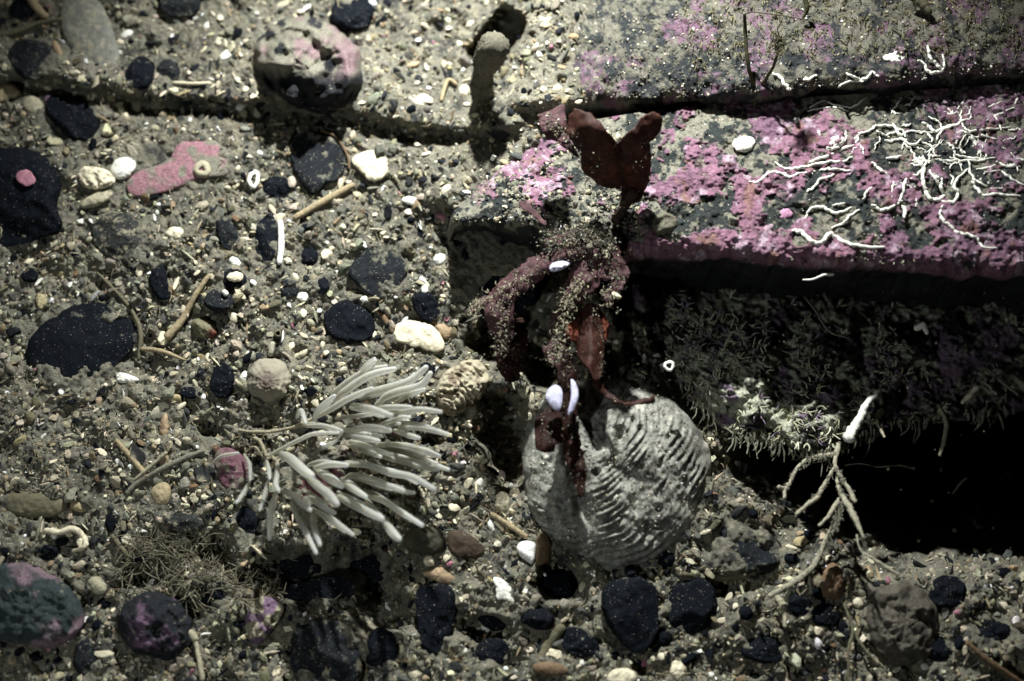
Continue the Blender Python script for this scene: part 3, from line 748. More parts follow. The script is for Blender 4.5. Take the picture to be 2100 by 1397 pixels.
    S(ell(1525, 295, 25, 17, -10), 7, M['worm'], "oval white barnacle plate on pink crust", name="barnacle", cat="barnacle", land="the white barnacle plate")
    S([(1808, 122), (1818, 108), (1860, 108), (1858, 128), (1830, 126)], 5, M['worm'], "flat white shell patch behind the crevice", name="shell_shard", cat="shell", sm=1)
    S([(1690, 300), (1705, 280), (1728, 278), (1735, 292), (1715, 308), (1695, 312)], 8, M['worm'], "white crumpled shell among the worm tubes", name="shell", cat="shell", amp=.2)
    S(ell(1634, 246, 7, 8), 6, M['worm'], "small white bead on the ledge near the crevice", name="barnacle", cat="barnacle")
    S(ell(1680, 277, 8, 9), 6, M['worm'], "small white bead left of the crumpled shell", name="barnacle", cat="barnacle")
    S([(1600, 430), (1618, 425), (1630, 440), (1612, 450), (1592, 446)], 5, M['rockpink'], "smooth lilac crust disc on the ledge", name="crust", cat="crust")
    # left shells
    S([(155, 352), (175, 338), (215, 345), (240, 362), (232, 384), (190, 390), (165, 380)], 20, M['chip'], "broken cream half shell left of the white oval one", name="shell", cat="shell", colf=flatcol('cream', .5), amp=.25)
    S([(157, 430), (170, 410), (200, 392), (235, 386), (228, 408), (200, 424)], 14, M['chip'], "grey crescent shell under the broken cream one", name="shell", cat="shell", colf=flatcol('beige', .4))
    S([(240, 222), (252, 215), (262, 232), (268, 256), (252, 250)], 9, M['chip'], "narrow cream shell just under the long shadow groove, left of a pair", name="shell", cat="shell", colf=flatcol('cream', .2))
    S([(264, 225), (275, 200), (292, 205), (288, 232), (276, 246)], 9, M['chip'], "wide beige shell just under the long shadow groove, right of a pair", name="shell", cat="shell", colf=flatcol('beige', .2))
    S([(-30, 175), (20, 170), (45, 185), (30, 205), (-30, 215)], 12, M['chip'], "tan shell at the left edge below the shadow groove", name="shell", cat="shell", colf=flatcol('tan', .3))
    S([(40, 215), (55, 196), (80, 200), (95, 225), (70, 238)], 8, M['chip'], "pale beige flake below the shadow groove at left", name="shell_flake", cat="shell", colf=flatcol('beige', .3))
    S(ell(105, 205, 17, 12, 10), 8, M['chip'], "small mauve pebble below the shadow groove at left", colf=flatcol('violet', .2))
    S([(104, 90), (112, 80), (126, 100), (130, 120), (118, 118)], 9, M['chip'], "orange tan chip left of the grey jelly lump", name="shell_shard", cat="shell", colf=flatcol('orange', .1))
    S(ell(260, 70, 14, 8, -30), 7, M['worm'], "glinting white crumb right of the grey jelly lump", name="shell_shard", cat="shell")
    S(ell(494, 216, 12, 9, -40), 7, M['worm'], "glinting white crumb on the shadow groove left of the boulder", name="shell_shard", cat="shell")
    S([(447, 118), (465, 100), (478, 108), (470, 120), (455, 126)], 9, M['worm'], "curved white shell piece left of the boulder", name="shell_shard", cat="shell")
    S([(833, 200), (850, 192), (868, 214), (885, 196), (893, 210), (870, 220), (845, 216)], 8, M['chip'], "curved tan and grey shell left of the sponge finger", name="shell", cat="shell", colf=flatcol('cream', .5))
    S(ell(952, 186, 12, 12), 11, M['chip'], "round cream bead at the foot of the sponge finger", name="grain", cat="stone", colf=flatcol('cream', .1))
    S([(820, 410), (838, 402), (862, 406), (860, 418), (835, 420)], 7, M['worm'], "flat white flake below the cream disc", name="shell_flake", cat="shell", sm=1)
    S([(232, 770), (245, 762), (270, 770), (290, 780), (262, 786), (238, 784)], 8, M['worm'], "white half shell under the large black pebble", name="shell", cat="shell")
    S([(495, 765), (505, 757), (508, 775), (498, 788), (490, 778)], 8, M['worm'], "white curl of shell above the limpet's left side", name="shell_shard", cat="shell")
    S([(138, 1030), (165, 1022), (190, 1030), (178, 1052), (150, 1048)], 8, M['chip'], "tan flake in the lower left", name="shell_flake", cat="shell", colf=flatcol('tan'))
    S([(5, 1015), (45, 1008), (110, 1010), (145, 1030), (120, 1058), (60, 1062), (10, 1050)], 14, M['chip'], "broad olive tan flat stone in the lower left", name="stone", cat="stone", colf=flatcol('olive', .2), land="the olive flat stone")
    S([(305, 1005), (325, 990), (345, 988), (355, 1015), (340, 1040), (318, 1040)], 12, M['chip'], "orange cream chip left of the translucent colony", name="stone_chip", cat="stone", colf=flatcol('tan', .3), land="the orange cream chip")
    S([(325, 1060), (370, 1050), (425, 1062), (420, 1088), (380, 1090), (345, 1080)], 16, 'grey', "grey flat stone below the orange cream chip")
    S([(350, 1115), (360, 1098), (372, 1104), (378, 1130), (362, 1128)], 7, M['worm'], "snow white flake in the lower left gravel", name="shell_flake", cat="shell", sm=1)
    S([(100, 1085), (112, 1080), (120, 1100), (108, 1110)], 7, M['worm'], "white lump left of a curled shell strip", name="shell_shard", cat="shell")
    S([(178, 1190), (195, 1180), (215, 1190), (222, 1210), (205, 1222), (185, 1212)], 12, M['chip'], "grey cream fan shell above the purple boulder", name="shell", cat="shell", colf=flatcol('beige', .2))
    S([(1745, 1235), (1760, 1222), (1775, 1240), (1758, 1250)], 8, M['chip'], "cream crumb left of the lumpy brown boulder", name="shell_shard", cat="shell", colf=flatcol('cream', .2))
    S([(1885, 1365), (1900, 1355), (1910, 1370), (1895, 1378)], 9, M['worm'], "white chip under the lumpy brown boulder", name="shell_shard", cat="shell")
    S([(1240, 1390), (1260, 1370), (1300, 1372), (1310, 1400), (1270, 1425)], 14, M['chip'], "cream shell cut by the bottom edge", name="shell", cat="shell", colf=flatcol('cream', .2))
    S([(1085, 1372), (1110, 1355), (1155, 1362), (1170, 1380), (1130, 1390)], 10, M['chip'], "brown flat flake at the bottom edge", name="stone_chip", cat="stone", colf=flatcol('brown', .2))
    S([(985, 1285), (1000, 1270), (1012, 1262), (1008, 1290), (990, 1312)], 9, M['worm'], "slender white pointed shard below the jagged white one", name="shell_shard", cat="shell", sm=1)
    S([(520, 975), (530, 968), (560, 985), (545, 1000)], 6, M['chip'], "tiny pink chip", colf=flatcol('pink')) if False else None
    S([(437, 925), (462, 915), (500, 925), (510, 960), (500, 1010), (470, 1020), (445, 985)], 24, M['pinkrock'], "pink crusted stone under the colony's left side", name="rock", cat="rock", colf=lambda u, v, t: lerp(np.ones((len(u), 3))*np.array((.14, .065, .08)), np.ones((len(u), 3))*C('silt'), sstep(.0, .2, fbm(u, v, 20, 3, 31))), land="the pink stone under the colony")
    S([(600, 930), (660, 920), (720, 935), (740, 980), (735, 1060), (690, 1080), (620, 1070), (580, 1010)], 22, M['pinkrock'], "dark red crusted rock under the translucent colony", name="rock", cat="rock", z=-.004, colf=lambda u, v, t: lerp(np.ones((len(u), 3))*np.array((.12, .045, .05)), np.ones((len(u), 3))*C('dark'), sstep(-.05, .2, fbm(u, v, 30, 3, 33))))
    S([(390, 660), (410, 648), (440, 660), (450, 685), (432, 700), (400, 690)], 26, M['chip'], "olive round stone with red side beside the twig", name="stone", cat="stone", colf=lambda u, v, t: lerp(np.ones((len(u), 3))*C('olive')*1.3, np.ones((len(u), 3))*np.array((.11, .035, .02)), sstep(420, 435, u)*sstep(670, 680, v)))
    S([(325, 880), (335, 845), (345, 850), (345, 900), (332, 915)], 10, M['chip'], "orange upright sponge scrap left of the colony", name="sponge", cat="sponge", colf=flatcol('orange', .3))
    S(ell(120, 1110, 20, 12), 8, M['black'], "small black stone inside a curled shell strip")
    S([(505, 1240), (540, 1220), (590, 1240), (570, 1275), (530, 1330), (500, 1300)], 26, M['pinkrock'], "beige and mauve rubble lump left of the speckled boulder", name="rock", cat="rock", colf=lambda u, v, t: lerp(np.ones((len(u), 3))*C('beige'), np.ones((len(u), 3))*C('violet'), sstep(0, .1, fbm(u, v, 24, 3, 35))), amp=.3)
    S([(1370, 1360), (1395, 1350), (1415, 1372), (1400, 1400), (1375, 1392)], 16, M['chip'], "cream lump at the bottom below the smooth pebble", name="shell", cat="shell", colf=flatcol('cream', .4))
    S([(560, 240), (620, 236), (700, 242), (640, 250)], 3, M['chip'], "reddish sliver", colf=flatcol('brown')) if False else None

M['pinkrock'] = mat("crusted_boulder", None, silt=0.22, vary=0.5, bump=0.9, bdist=0.001, nscale=800)
M['rockpink'] = mat("smooth_lilac_crust", (0.40, 0.20, 0.30), vary=0.15, bump=0.2)
traced()

# ---------------------------------------------------------------- limpet
def limpet():
    poly = ell(552, 778, 47, 46, 0, 16, .07)
    z = ZS(552, 778)
    BIG_MASK.append((552, 778, 46, 46))
    def fn(U, V_, T):
        th = np.arctan2(V_-784, U-545)
        return .00018*np.sin(th*17+2*fbm(U,V_,20,2,1))*T+.0002*np.sin(T*30)+.0016*fbm(U, V_, 14, 3, 12)
    W, F, U, T = dome(poly, 34*MPP, z, nt=110, nr=30, amp=.05, pw=1.0, ctr=(545, 784), seed=4, fn=fn, edge=.05)
    th = np.arctan2(U[:, 1]-784, U[:, 0]-545)
    n = fbm(U[:, 0], U[:, 1], 12, 3, 3)
    c = lerp(np.ones((len(U), 3))*np.array((.11, .085, .065)), np.ones((len(U), 3))*np.array((.25, .225, .165)), sstep(.2, .75, T+.2*n))
    o = mesh_np("limpet", W, F, M['chip'], col=c)
    tag(o, "brown topped conical limpet above the translucent colony", "limpet"); LAND.append(("the limpet", 552, 778))
limpet()

# ---------------------------------------------------------------- ridged clam shell
def clam():
    poly = [(1075, 905), (1070, 960), (1078, 1030), (1110, 1085), (1165, 1130), (1230, 1162), (1310, 1168), (1375, 1140), (1420, 1085), (1448, 1020), (1458, 950), (1440, 890), (1410, 845), (1360, 805), (1300, 780), (1235, 768), (1170, 778), (1115, 815), (1085, 860)]
    BIG_MASK.append((1265, 965, 190, 195))
    z = -.004
    um = (1165, 835)
    W0 = sdist
    def ridge(U, V_):
        d = np.hypot((U-um[0])*1.0, (V_-um[1])*.92)
        th = np.arctan2(V_-um[1], U-um[0])
        q = d+26*fbm(U, V_, 95, 2, 71)+3.5*fbm(U, V_, 22, 3, 72)
        per = 13.0+2*fbm(U, V_, 200, 1, 76)*0
        s = (q/per) % 1.0
        saw = np.where(s < .72, s/.72, (1-s)/.28)
        a = sstep(60, 190, d)*(.10+1.15*sstep(.0, .38, fbm(U, V_, 50, 4, 73)-.05+.25*sstep(1250, 1400, U)+.3*sstep(1060, 1120, V_)))
        rad = .5*np.sin(th*16+.5*fbm(U, V_, 60, 2, 75))*sstep(1250, 1120, U)
        return saw, a, rad
    def fn(U, V_, T):
        saw, a, rad = ridge(U, V_)
        return (0.0024*saw*a+.0012*rad)*(1-T**10)+.0030*fbm(U, V_, 18, 4, 74)*(1-T**8)-.007*np.exp(-((U-1178-(V_-960)*.16)/15)**2)*sstep(880, 960, V_)*sstep(1120, 1040, V_)-.006*np.exp(-((U-1268+(V_-930)*.1)/13)**2)*sstep(860, 900, V_)*sstep(1010, 950, V_)  # left groove cut along the hanging weed's shadow streak
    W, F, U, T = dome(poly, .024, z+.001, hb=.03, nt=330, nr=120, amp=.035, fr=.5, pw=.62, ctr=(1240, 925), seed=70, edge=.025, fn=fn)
    saw, a, rad = ridge(U[:, 0], U[:, 1])
    n = fbm(U[:, 0], U[:, 1], 40, 4, 78); n2 = fbm(U[:, 0], U[:, 1], 8, 3, 79)
    c = np.ones((len(U), 3))*np.array((.27, .265, .225))*(1+.9*n2[:, None])
    c = lerp(c, np.ones((len(U), 3))*np.array((.09, .085, .07)), sstep(.05, .3, n)*.8)
    c = lerp(c, np.ones((len(U), 3))*np.array((.50, .48, .40)), sstep(.2, .45, fbm(U[:, 0], U[:, 1], 26, 3, 80)))
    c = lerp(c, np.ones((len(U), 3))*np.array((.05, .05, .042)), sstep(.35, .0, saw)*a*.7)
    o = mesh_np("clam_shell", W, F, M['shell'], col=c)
    tag(o, "large domed grey clam shell with wavy concentric ridges", "shell"); LAND.append(("the ridged clam shell", 1265, 960))
    g = build_grit("silt_grains", o, lambda u, v: z+.001+.024*np.maximum(1-(((u-1262)/196)**2+((v-966)/198)**2), 0)**.62+.001, 2600, (1080, 790, 1440, 1150), {'silt': 20, 'cream': 9, 'white': 2, 'grey': 10}, 93, .8, 2.6,
                   okf=lambda u, v: ((u-1262)/180)**2+((v-966)/180)**2 < 1)
clam()
def tz(pts, z0, z1): return [(u, v, z0+(z1-z0)*i/(len(pts)-1)) for i, (u, v) in enumerate(pts)]

# ---------------------------------------------------------------- ridged curled shell left of the weed
def snail():
    poly = [(893, 800), (905, 770), (935, 745), (975, 735), (1000, 752), (1003, 790), (985, 820), (955, 842), (925, 856), (900, 845)]
    BIG_MASK.append((948, 795, 55, 58))
    def fn(U, V_, T):
        d = np.hypot(U-905, V_-850)+6*fbm(U, V_, 30, 2, 8)
        return .0005*np.sin(d/1.7+5*fbm(U, V_, 14, 2, 3))*(1-T**6)+.005*fbm(U, V_, 16, 4, 9)
    W, F, U, T = dome(poly, 34*MPP, ZS(948, 795), nt=120, nr=44, amp=.1, seed=9, fn=fn)
    n = fbm(U[:, 0], U[:, 1], 14, 3, 4)
    c = lerp(np.ones((len(U), 3))*np.array((.33, .29, .20)), np.ones((len(U), 3))*np.array((.12, .09, .06)), sstep(0, .3, n))
    tag(mesh_np("shell", W, F, M['chip'], col=c), "wrinkled tan oyster shell left of the hanging weed", "shell"); LAND.append(("the wrinkled oyster", 948, 795))
snail()

# ---------------------------------------------------------------- two tone shell
def twotone():
    c0 = P(1095, 1130, ZS(1095, 1130))
    e = empty("shell", c0, "two tone shell, white on the left and brown on the right", "shell")
    BIG_MASK.append((1095, 1130, 38, 34)); LAND.append(("the two tone shell", 1095, 1130))
    z = ZS(1095, 1130)
    for nm, poly, cn, h in (("white_half", [(1058, 1120), (1072, 1108), (1098, 1112), (1100, 1130), (1094, 1160), (1080, 1152), (1062, 1136)], 'white', 16),
                            ("brown_half", [(1098, 1125), (1100, 1100), (1112, 1084), (1126, 1095), (1134, 1125), (1128, 1148), (1112, 1160), (1096, 1160), (1100, 1140)], 'brown', 20)):
        W, F, U, T = dome(poly, h*MPP, z+.002, nt=50, nr=16, amp=.08, seed=3)
        mesh_np(nm, W, F, M['chip'], parent=e, col=flatcol(cn, .25)(U[:, 0], U[:, 1], T))
twotone()

# ---------------------------------------------------------------- sponge finger
def finger():
    z = ZS(990, 200)
    V, F = tube([(990, 214, z-.006), (989, 190, z+.008), (989, 160, z+.020), (996, 132, z+.031), (1014, 98, z+.050)], [19, 22, 23, 22, 20, 29, 31], 60, 40, .22, 5)
    o = mesh_np("sponge_finger", V, F, M['sponge'])
    tag(o, "upright grainy grey sponge finger with a rounded tip", "sponge"); LAND.append(("the sponge finger", 990, 150))
finger()
def jelly():
    poly = [(120, 20), (150, -20), (200, -10), (225, 40), (240, 90), (248, 120), (235, 145), (215, 165), (190, 140), (150, 110), (128, 70)]
    W, F, U, T = dome(poly, 16*MPP, ZS(185, 60)+.002, nt=90, nr=26, amp=.16, seed=13)
    tag(mesh_np("jelly_lump", W, F, M['flesh']), "smooth pale grey jelly lump in the top left", "sea squirt"); LAND.append(("the grey jelly lump", 190, 70)); BIG_MASK.append((190, 60, 38, 55))
jelly()
def weed_blobs():
    for poly, cn, lab, h in (([(820, 1100), (850, 1078), (890, 1080), (920, 1095), (915, 1125), (885, 1140), (840, 1135)], 'olive', "dark olive weed patch right of the colony tips", 14),
                             ([(915, 1085), (950, 1090), (985, 1110), (1000, 1135), (960, 1148), (920, 1138)], 'brown', "dull brown weed flap beside the olive patch", 10)):
        c, hw = bounds(poly)
        W, F, U, T = dome(poly, h*MPP, ZS(*c)+.002, nt=60, nr=20, amp=.2, seed=int(c[0]))
        col = flatcol(cn, .5, 14)(U[:, 0], U[:, 1], T)*.3
        tag(mesh_np("weed_patch", W, F, M['chip'], col=col), lab, "seaweed"); BIG_MASK.append((c[0], c[1], hw[0]*.9, hw[1]*.9))
    LAND.append(("the olive weed patch", 880, 1110))
weed_blobs()

# ---------------------------------------------------------------- rings: barnacles and tube openings
def ring(u, v, ru, rv, r, h, m, name, label, cat, rot=0, tilt=0.0, col=None):
    z = ZS(u, v); n = 30; k = 10
    a = np.linspace(0, 2*np.pi, n, endpoint=False); b = np.linspace(0, 2*np.pi, k, endpoint=False)
    cr, sr = math.cos(math.radians(rot)), math.sin(math.radians(rot))
    A, B = np.meshgrid(a, b, indexing='ij')
    wob = 1+.08*np.sin(A*3+u)+.05*np.sin(A*7)
    rr = r*np.cos(B)
    x = (ru*wob+rr-r*.3*np.sin(B))*np.cos(A); y = (rv*wob+rr-r*.3*np.sin(B))*np.sin(A)
    uu = u+x*cr-y*sr; vv = v+x*sr+y*cr
    zz = z+h*MPP*(.5+.5*np.sin(B))+tilt*(vv-v)*MPP
    W = P(uu, vv, zz).reshape(-1, 3)
    i = np.arange(n)[:, None]; j = np.arange(k)[None]
    F = np.stack([i*k+j, ((i+1) % n)*k+j, ((i+1) % n)*k+(j+1) % k, i*k+(j+1) % k], -1).reshape(-1, 4)
    o = mesh_np(name, W, F, M[m], col=None if col is None else np.ones((len(W), 3))*C(col), flip=False)
    tag(o, label, cat); return o
ring(520, 368, 9, 15, 4.5, 10, 'worm', "barnacle", "white ring shaped barnacle right of the flat pink stone", "barnacle", 10); LAND.append(("the barnacle ring", 520, 368))
ring(414, 347, 12, 11, 7, 16, 'chip', "barnacle", "grey cream barnacle sitting on the flat pink stone", "barnacle", col='beige')
ring(1355, 797, 8, 8, 3, 7, 'worm', "worm_tube", "small white ring tube opening at the clam's upper right", "worm tube").location.z += .034
ring(570, 684, 6, 6, 2.2, 26, 'twig', "worm_tube", "dark mouthed upright tube above the limpet", "worm tube", col='olive')

# ---------------------------------------------------------------- sticks and twigs
def stick(pts, rad, label, cn='tan', name="stick", cat="twig", lift=(3, 3), n=22, amp=.18, mm='twig', z=None):
    q = []
    for i, (u, v) in enumerate(pts):
        f = i/(len(pts)-1)
        q.append((u, v, (ZS(u, v) if z is None else z)+(lift[0]*(1-f)+lift[1]*f)*MPP))
    V, F = tube(q, rad, n, 10, amp, int(pts[0][0]))
    o = mesh_np(name, V, F, M[mm], col=np.ones((len(V), 3))*C(cn))
    return tag(o, label, cat)
stick([(607, 446), (660, 415), (722, 381)], [7, 8, 7], "straight brown stick slanting under the drop shaped stone", 'tan', lift=(8, 12), amp=.1); LAND.append(("the straight brown stick", 660, 415))
stick([(575, 456), (577, 500), (573, 538)], [6, 7, 6], "upright white shell splinter beside a tall black stone", 'white', "shell_splinter", "shell", lift=(8, 8), amp=.1)
stick([(428, 566), (398, 610), (378, 650), (345, 690)], [5, 6, 7, 9], "long brown twig right of the large black pebble", 'tan', lift=(10, 14)); LAND.append(("the long brown twig", 390, 630))
stick([(292, 716), (330, 720), (378, 738)], [4, 5, 3], "short thin twig right of the large black pebble's edge", 'tan', lift=(6, 6))
stick([(200, 560), (240, 600), (272, 640), (288, 680), (285, 735)], [3, 4, 4, 5, 5], "curved brown stalk hugging the large black pebble", 'olive', lift=(6, 8))
stick([(-20, 72), (30, 66), (80, 48), (125, 40)], [7, 7, 6, 5], "silty stick at the top left edge, lower of two", 'olive', lift=(10, 14))
stick([(60, -10), (75, 15), (92, 32)], [10, 10, 8], "thick tan stick in the top left corner", 'tan', lift=(12, 10))
stick([(358, 170), (395, 172), (430, 171)], [4, 4, 4], "short pale rod under the top left pair of pebbles", 'cream', lift=(5, 5))
stick([(240, 905), (300, 975), (240, 1030)][:2], [5, 6], "silty twig left of the pink crusted stone", 'tan', lift=(6, 9))
stick([(415, 925), (345, 955), (290, 985), (262, 1010)], [5, 6, 6, 5], "long silty twig running left from the colony", 'silt', lift=(8, 8))
stick([(340, 930), (300, 965), (275, 985)], [4, 4, 3], "thin pale twig above the orange cream chip", 'beige', lift=(14, 8))
stick([(1010, 1055), (1045, 1078), (1078, 1100)], [5, 6, 5], "tan stick above the two tone shell", 'tan', lift=(6, 8))
stick([(985, 1078), (1002, 1064)], [3, 3], "tiny tan stick left of the kite shaped flake", 'tan', lift=(5, 5))
stick([(1150, 1290), (1120, 1330), (1098, 1380)], [10, 11, 9], "thick silty stem at the bottom centre", 'olive', lift=(8, 8))
stick([(1800, 1320), (1870, 1370), (1960, 1420)], [5, 6, 5], "long thin stick at the bottom right", 'brown', lift=(14, 14)) if False else None
stick([(1985, 1320), (2040, 1365), (2110, 1410)], [5, 6, 5], "long thin stick across the bottom right corner", 'brown', lift=(14, 14))
stick([(400, 1310), (408, 1350), (415, 1392)], [4, 5, 5], "pale upright spine at the bottom left", 'beige', lift=(10, 16))
stick([(400, 1310), (392, 1300), (380, 1296)], [7, 8, 7], "pale knob at the head of the upright spine", 'beige', "shell_chip", "shell", lift=(12, 12))
stick([(1405, 1178), (1470, 1186), (1525, 1180)], [6, 7, 6], "silty stick lying below the silt capped boulder", 'olive', lift=(8, 8))
stick([(230, 1100), (262, 1140), (300, 1185)], [4, 5, 5], "dark silty stick in the lower left", 'olive', lift=(6, 10))
stick([(775, 640), (790, 655), (805, 680)], [5, 6, 4], "mauve tinged rod left of the cream angular shard", 'brown', lift=(6, 8))
stick([(770, 240), (650, 250), (560, 268), (700, 244)][:1]+[(700, 244)], [2, 2], "x", lift=(3, 3)) if False else None
stick([(660, 268), (690, 282), (712, 318), (716, 345)], [2.5, 2.5, 2.5], "thin brownish thread around the drop shaped stone", 'brown', lift=(10, 8))
stick([(745, 440), (765, 462), (775, 490)], [1.6, 1.6, 1.6], "hair thin dark thread right of the brown stick", 'olive', lift=(5, 5))
stick([(95, 1088), (120, 1092), (150, 1085), (170, 1100), (175, 1120), (150, 1130)], [5, 6, 6, 6, 5, 3], "curled tan shell strip in the lower left", 'cream', "shell_strip", "shell", lift=(8, 10)); LAND.append(("the curled shell strip", 140, 1100))
stick([(905, 205), (918, 165), (935, 172)], [4, 5, 4], "bent tan tube left of the sponge finger", 'tan', lift=(5, 6))
stick([(1870, -10), (1892, 8), (1905, 24)], [10, 11, 7], "greenish yellow stem poking in at the top right", 'olive', lift=(30, 20))

# ---------------------------------------------------------------- tall dark hydroid, upper right
def R3(pts): return [(1400+x/2.997, y/2.997) for x, y in pts]
def dark_hydroid():
    zb = ZS(1550, 228)
    e = empty("hydroid", P(1548, 222, zb), "tall dark olive forked hydroid standing across the crevice", "hydroid")
    for nm, pts, r, zr in (("stem", [(440, 660), (460, 570), (430, 500), (400, 380), (385, 200), (380, 90)], [4, 5, 4, 4, 4, 3], (0, .035)),
                           ("branch", [(450, 610), (510, 490), (560, 400), (600, 270)], [4, 4, 3, 3], (.004, .04)),
                           ("branch", [(380, 90), (430, 75), (600, 95), (740, 120), (850, 150)], [1.6, 1.2, 1.0, .8], (.036, .045))):
        p = R3(pts); V, F = tube(tz(p, zb+zr[0], zb+zr[1]), r, 40, 8, .3, len(pts))
        mesh_np(nm, V, F, M['dark'], parent=e)
    parts = []
    r = random.Random(3)
    for k in range(60):
        a = r.uniform(0, 6.28); l = r.uniform(8, 26)
        u, v = 1400+600/2.997, 275/2.997
        u += r.gauss(0, 6); v += r.gauss(0, 9)
        V, F = tube([(u, v, zb+.036), (u+l*.6*math.cos(a), v+l*.6*math.sin(a), zb+.04), (u+l*math.cos(a+.4), v+l*math.sin(a+.4), zb+.041)], [1.3, 1, .6], 5, 4, cap=False)
        parts.append((V, F, None))
    V, F, c_ = join_parts(parts); mesh_np("tuft", V, F, M['dark'], parent=e)
    p = R3([(740, -30), (765, 50), (740, 110)]); V, F = tube(tz(p, ZS(1650, 30)+.01, ZS(1650, 30)+.004), [5, 5, 2.5], 20, 8, .2, 9)
    tag(mesh_np("hydroid", V, F, M['dark']), "short dark bent stem at the top edge", "hydroid")
dark_hydroid()

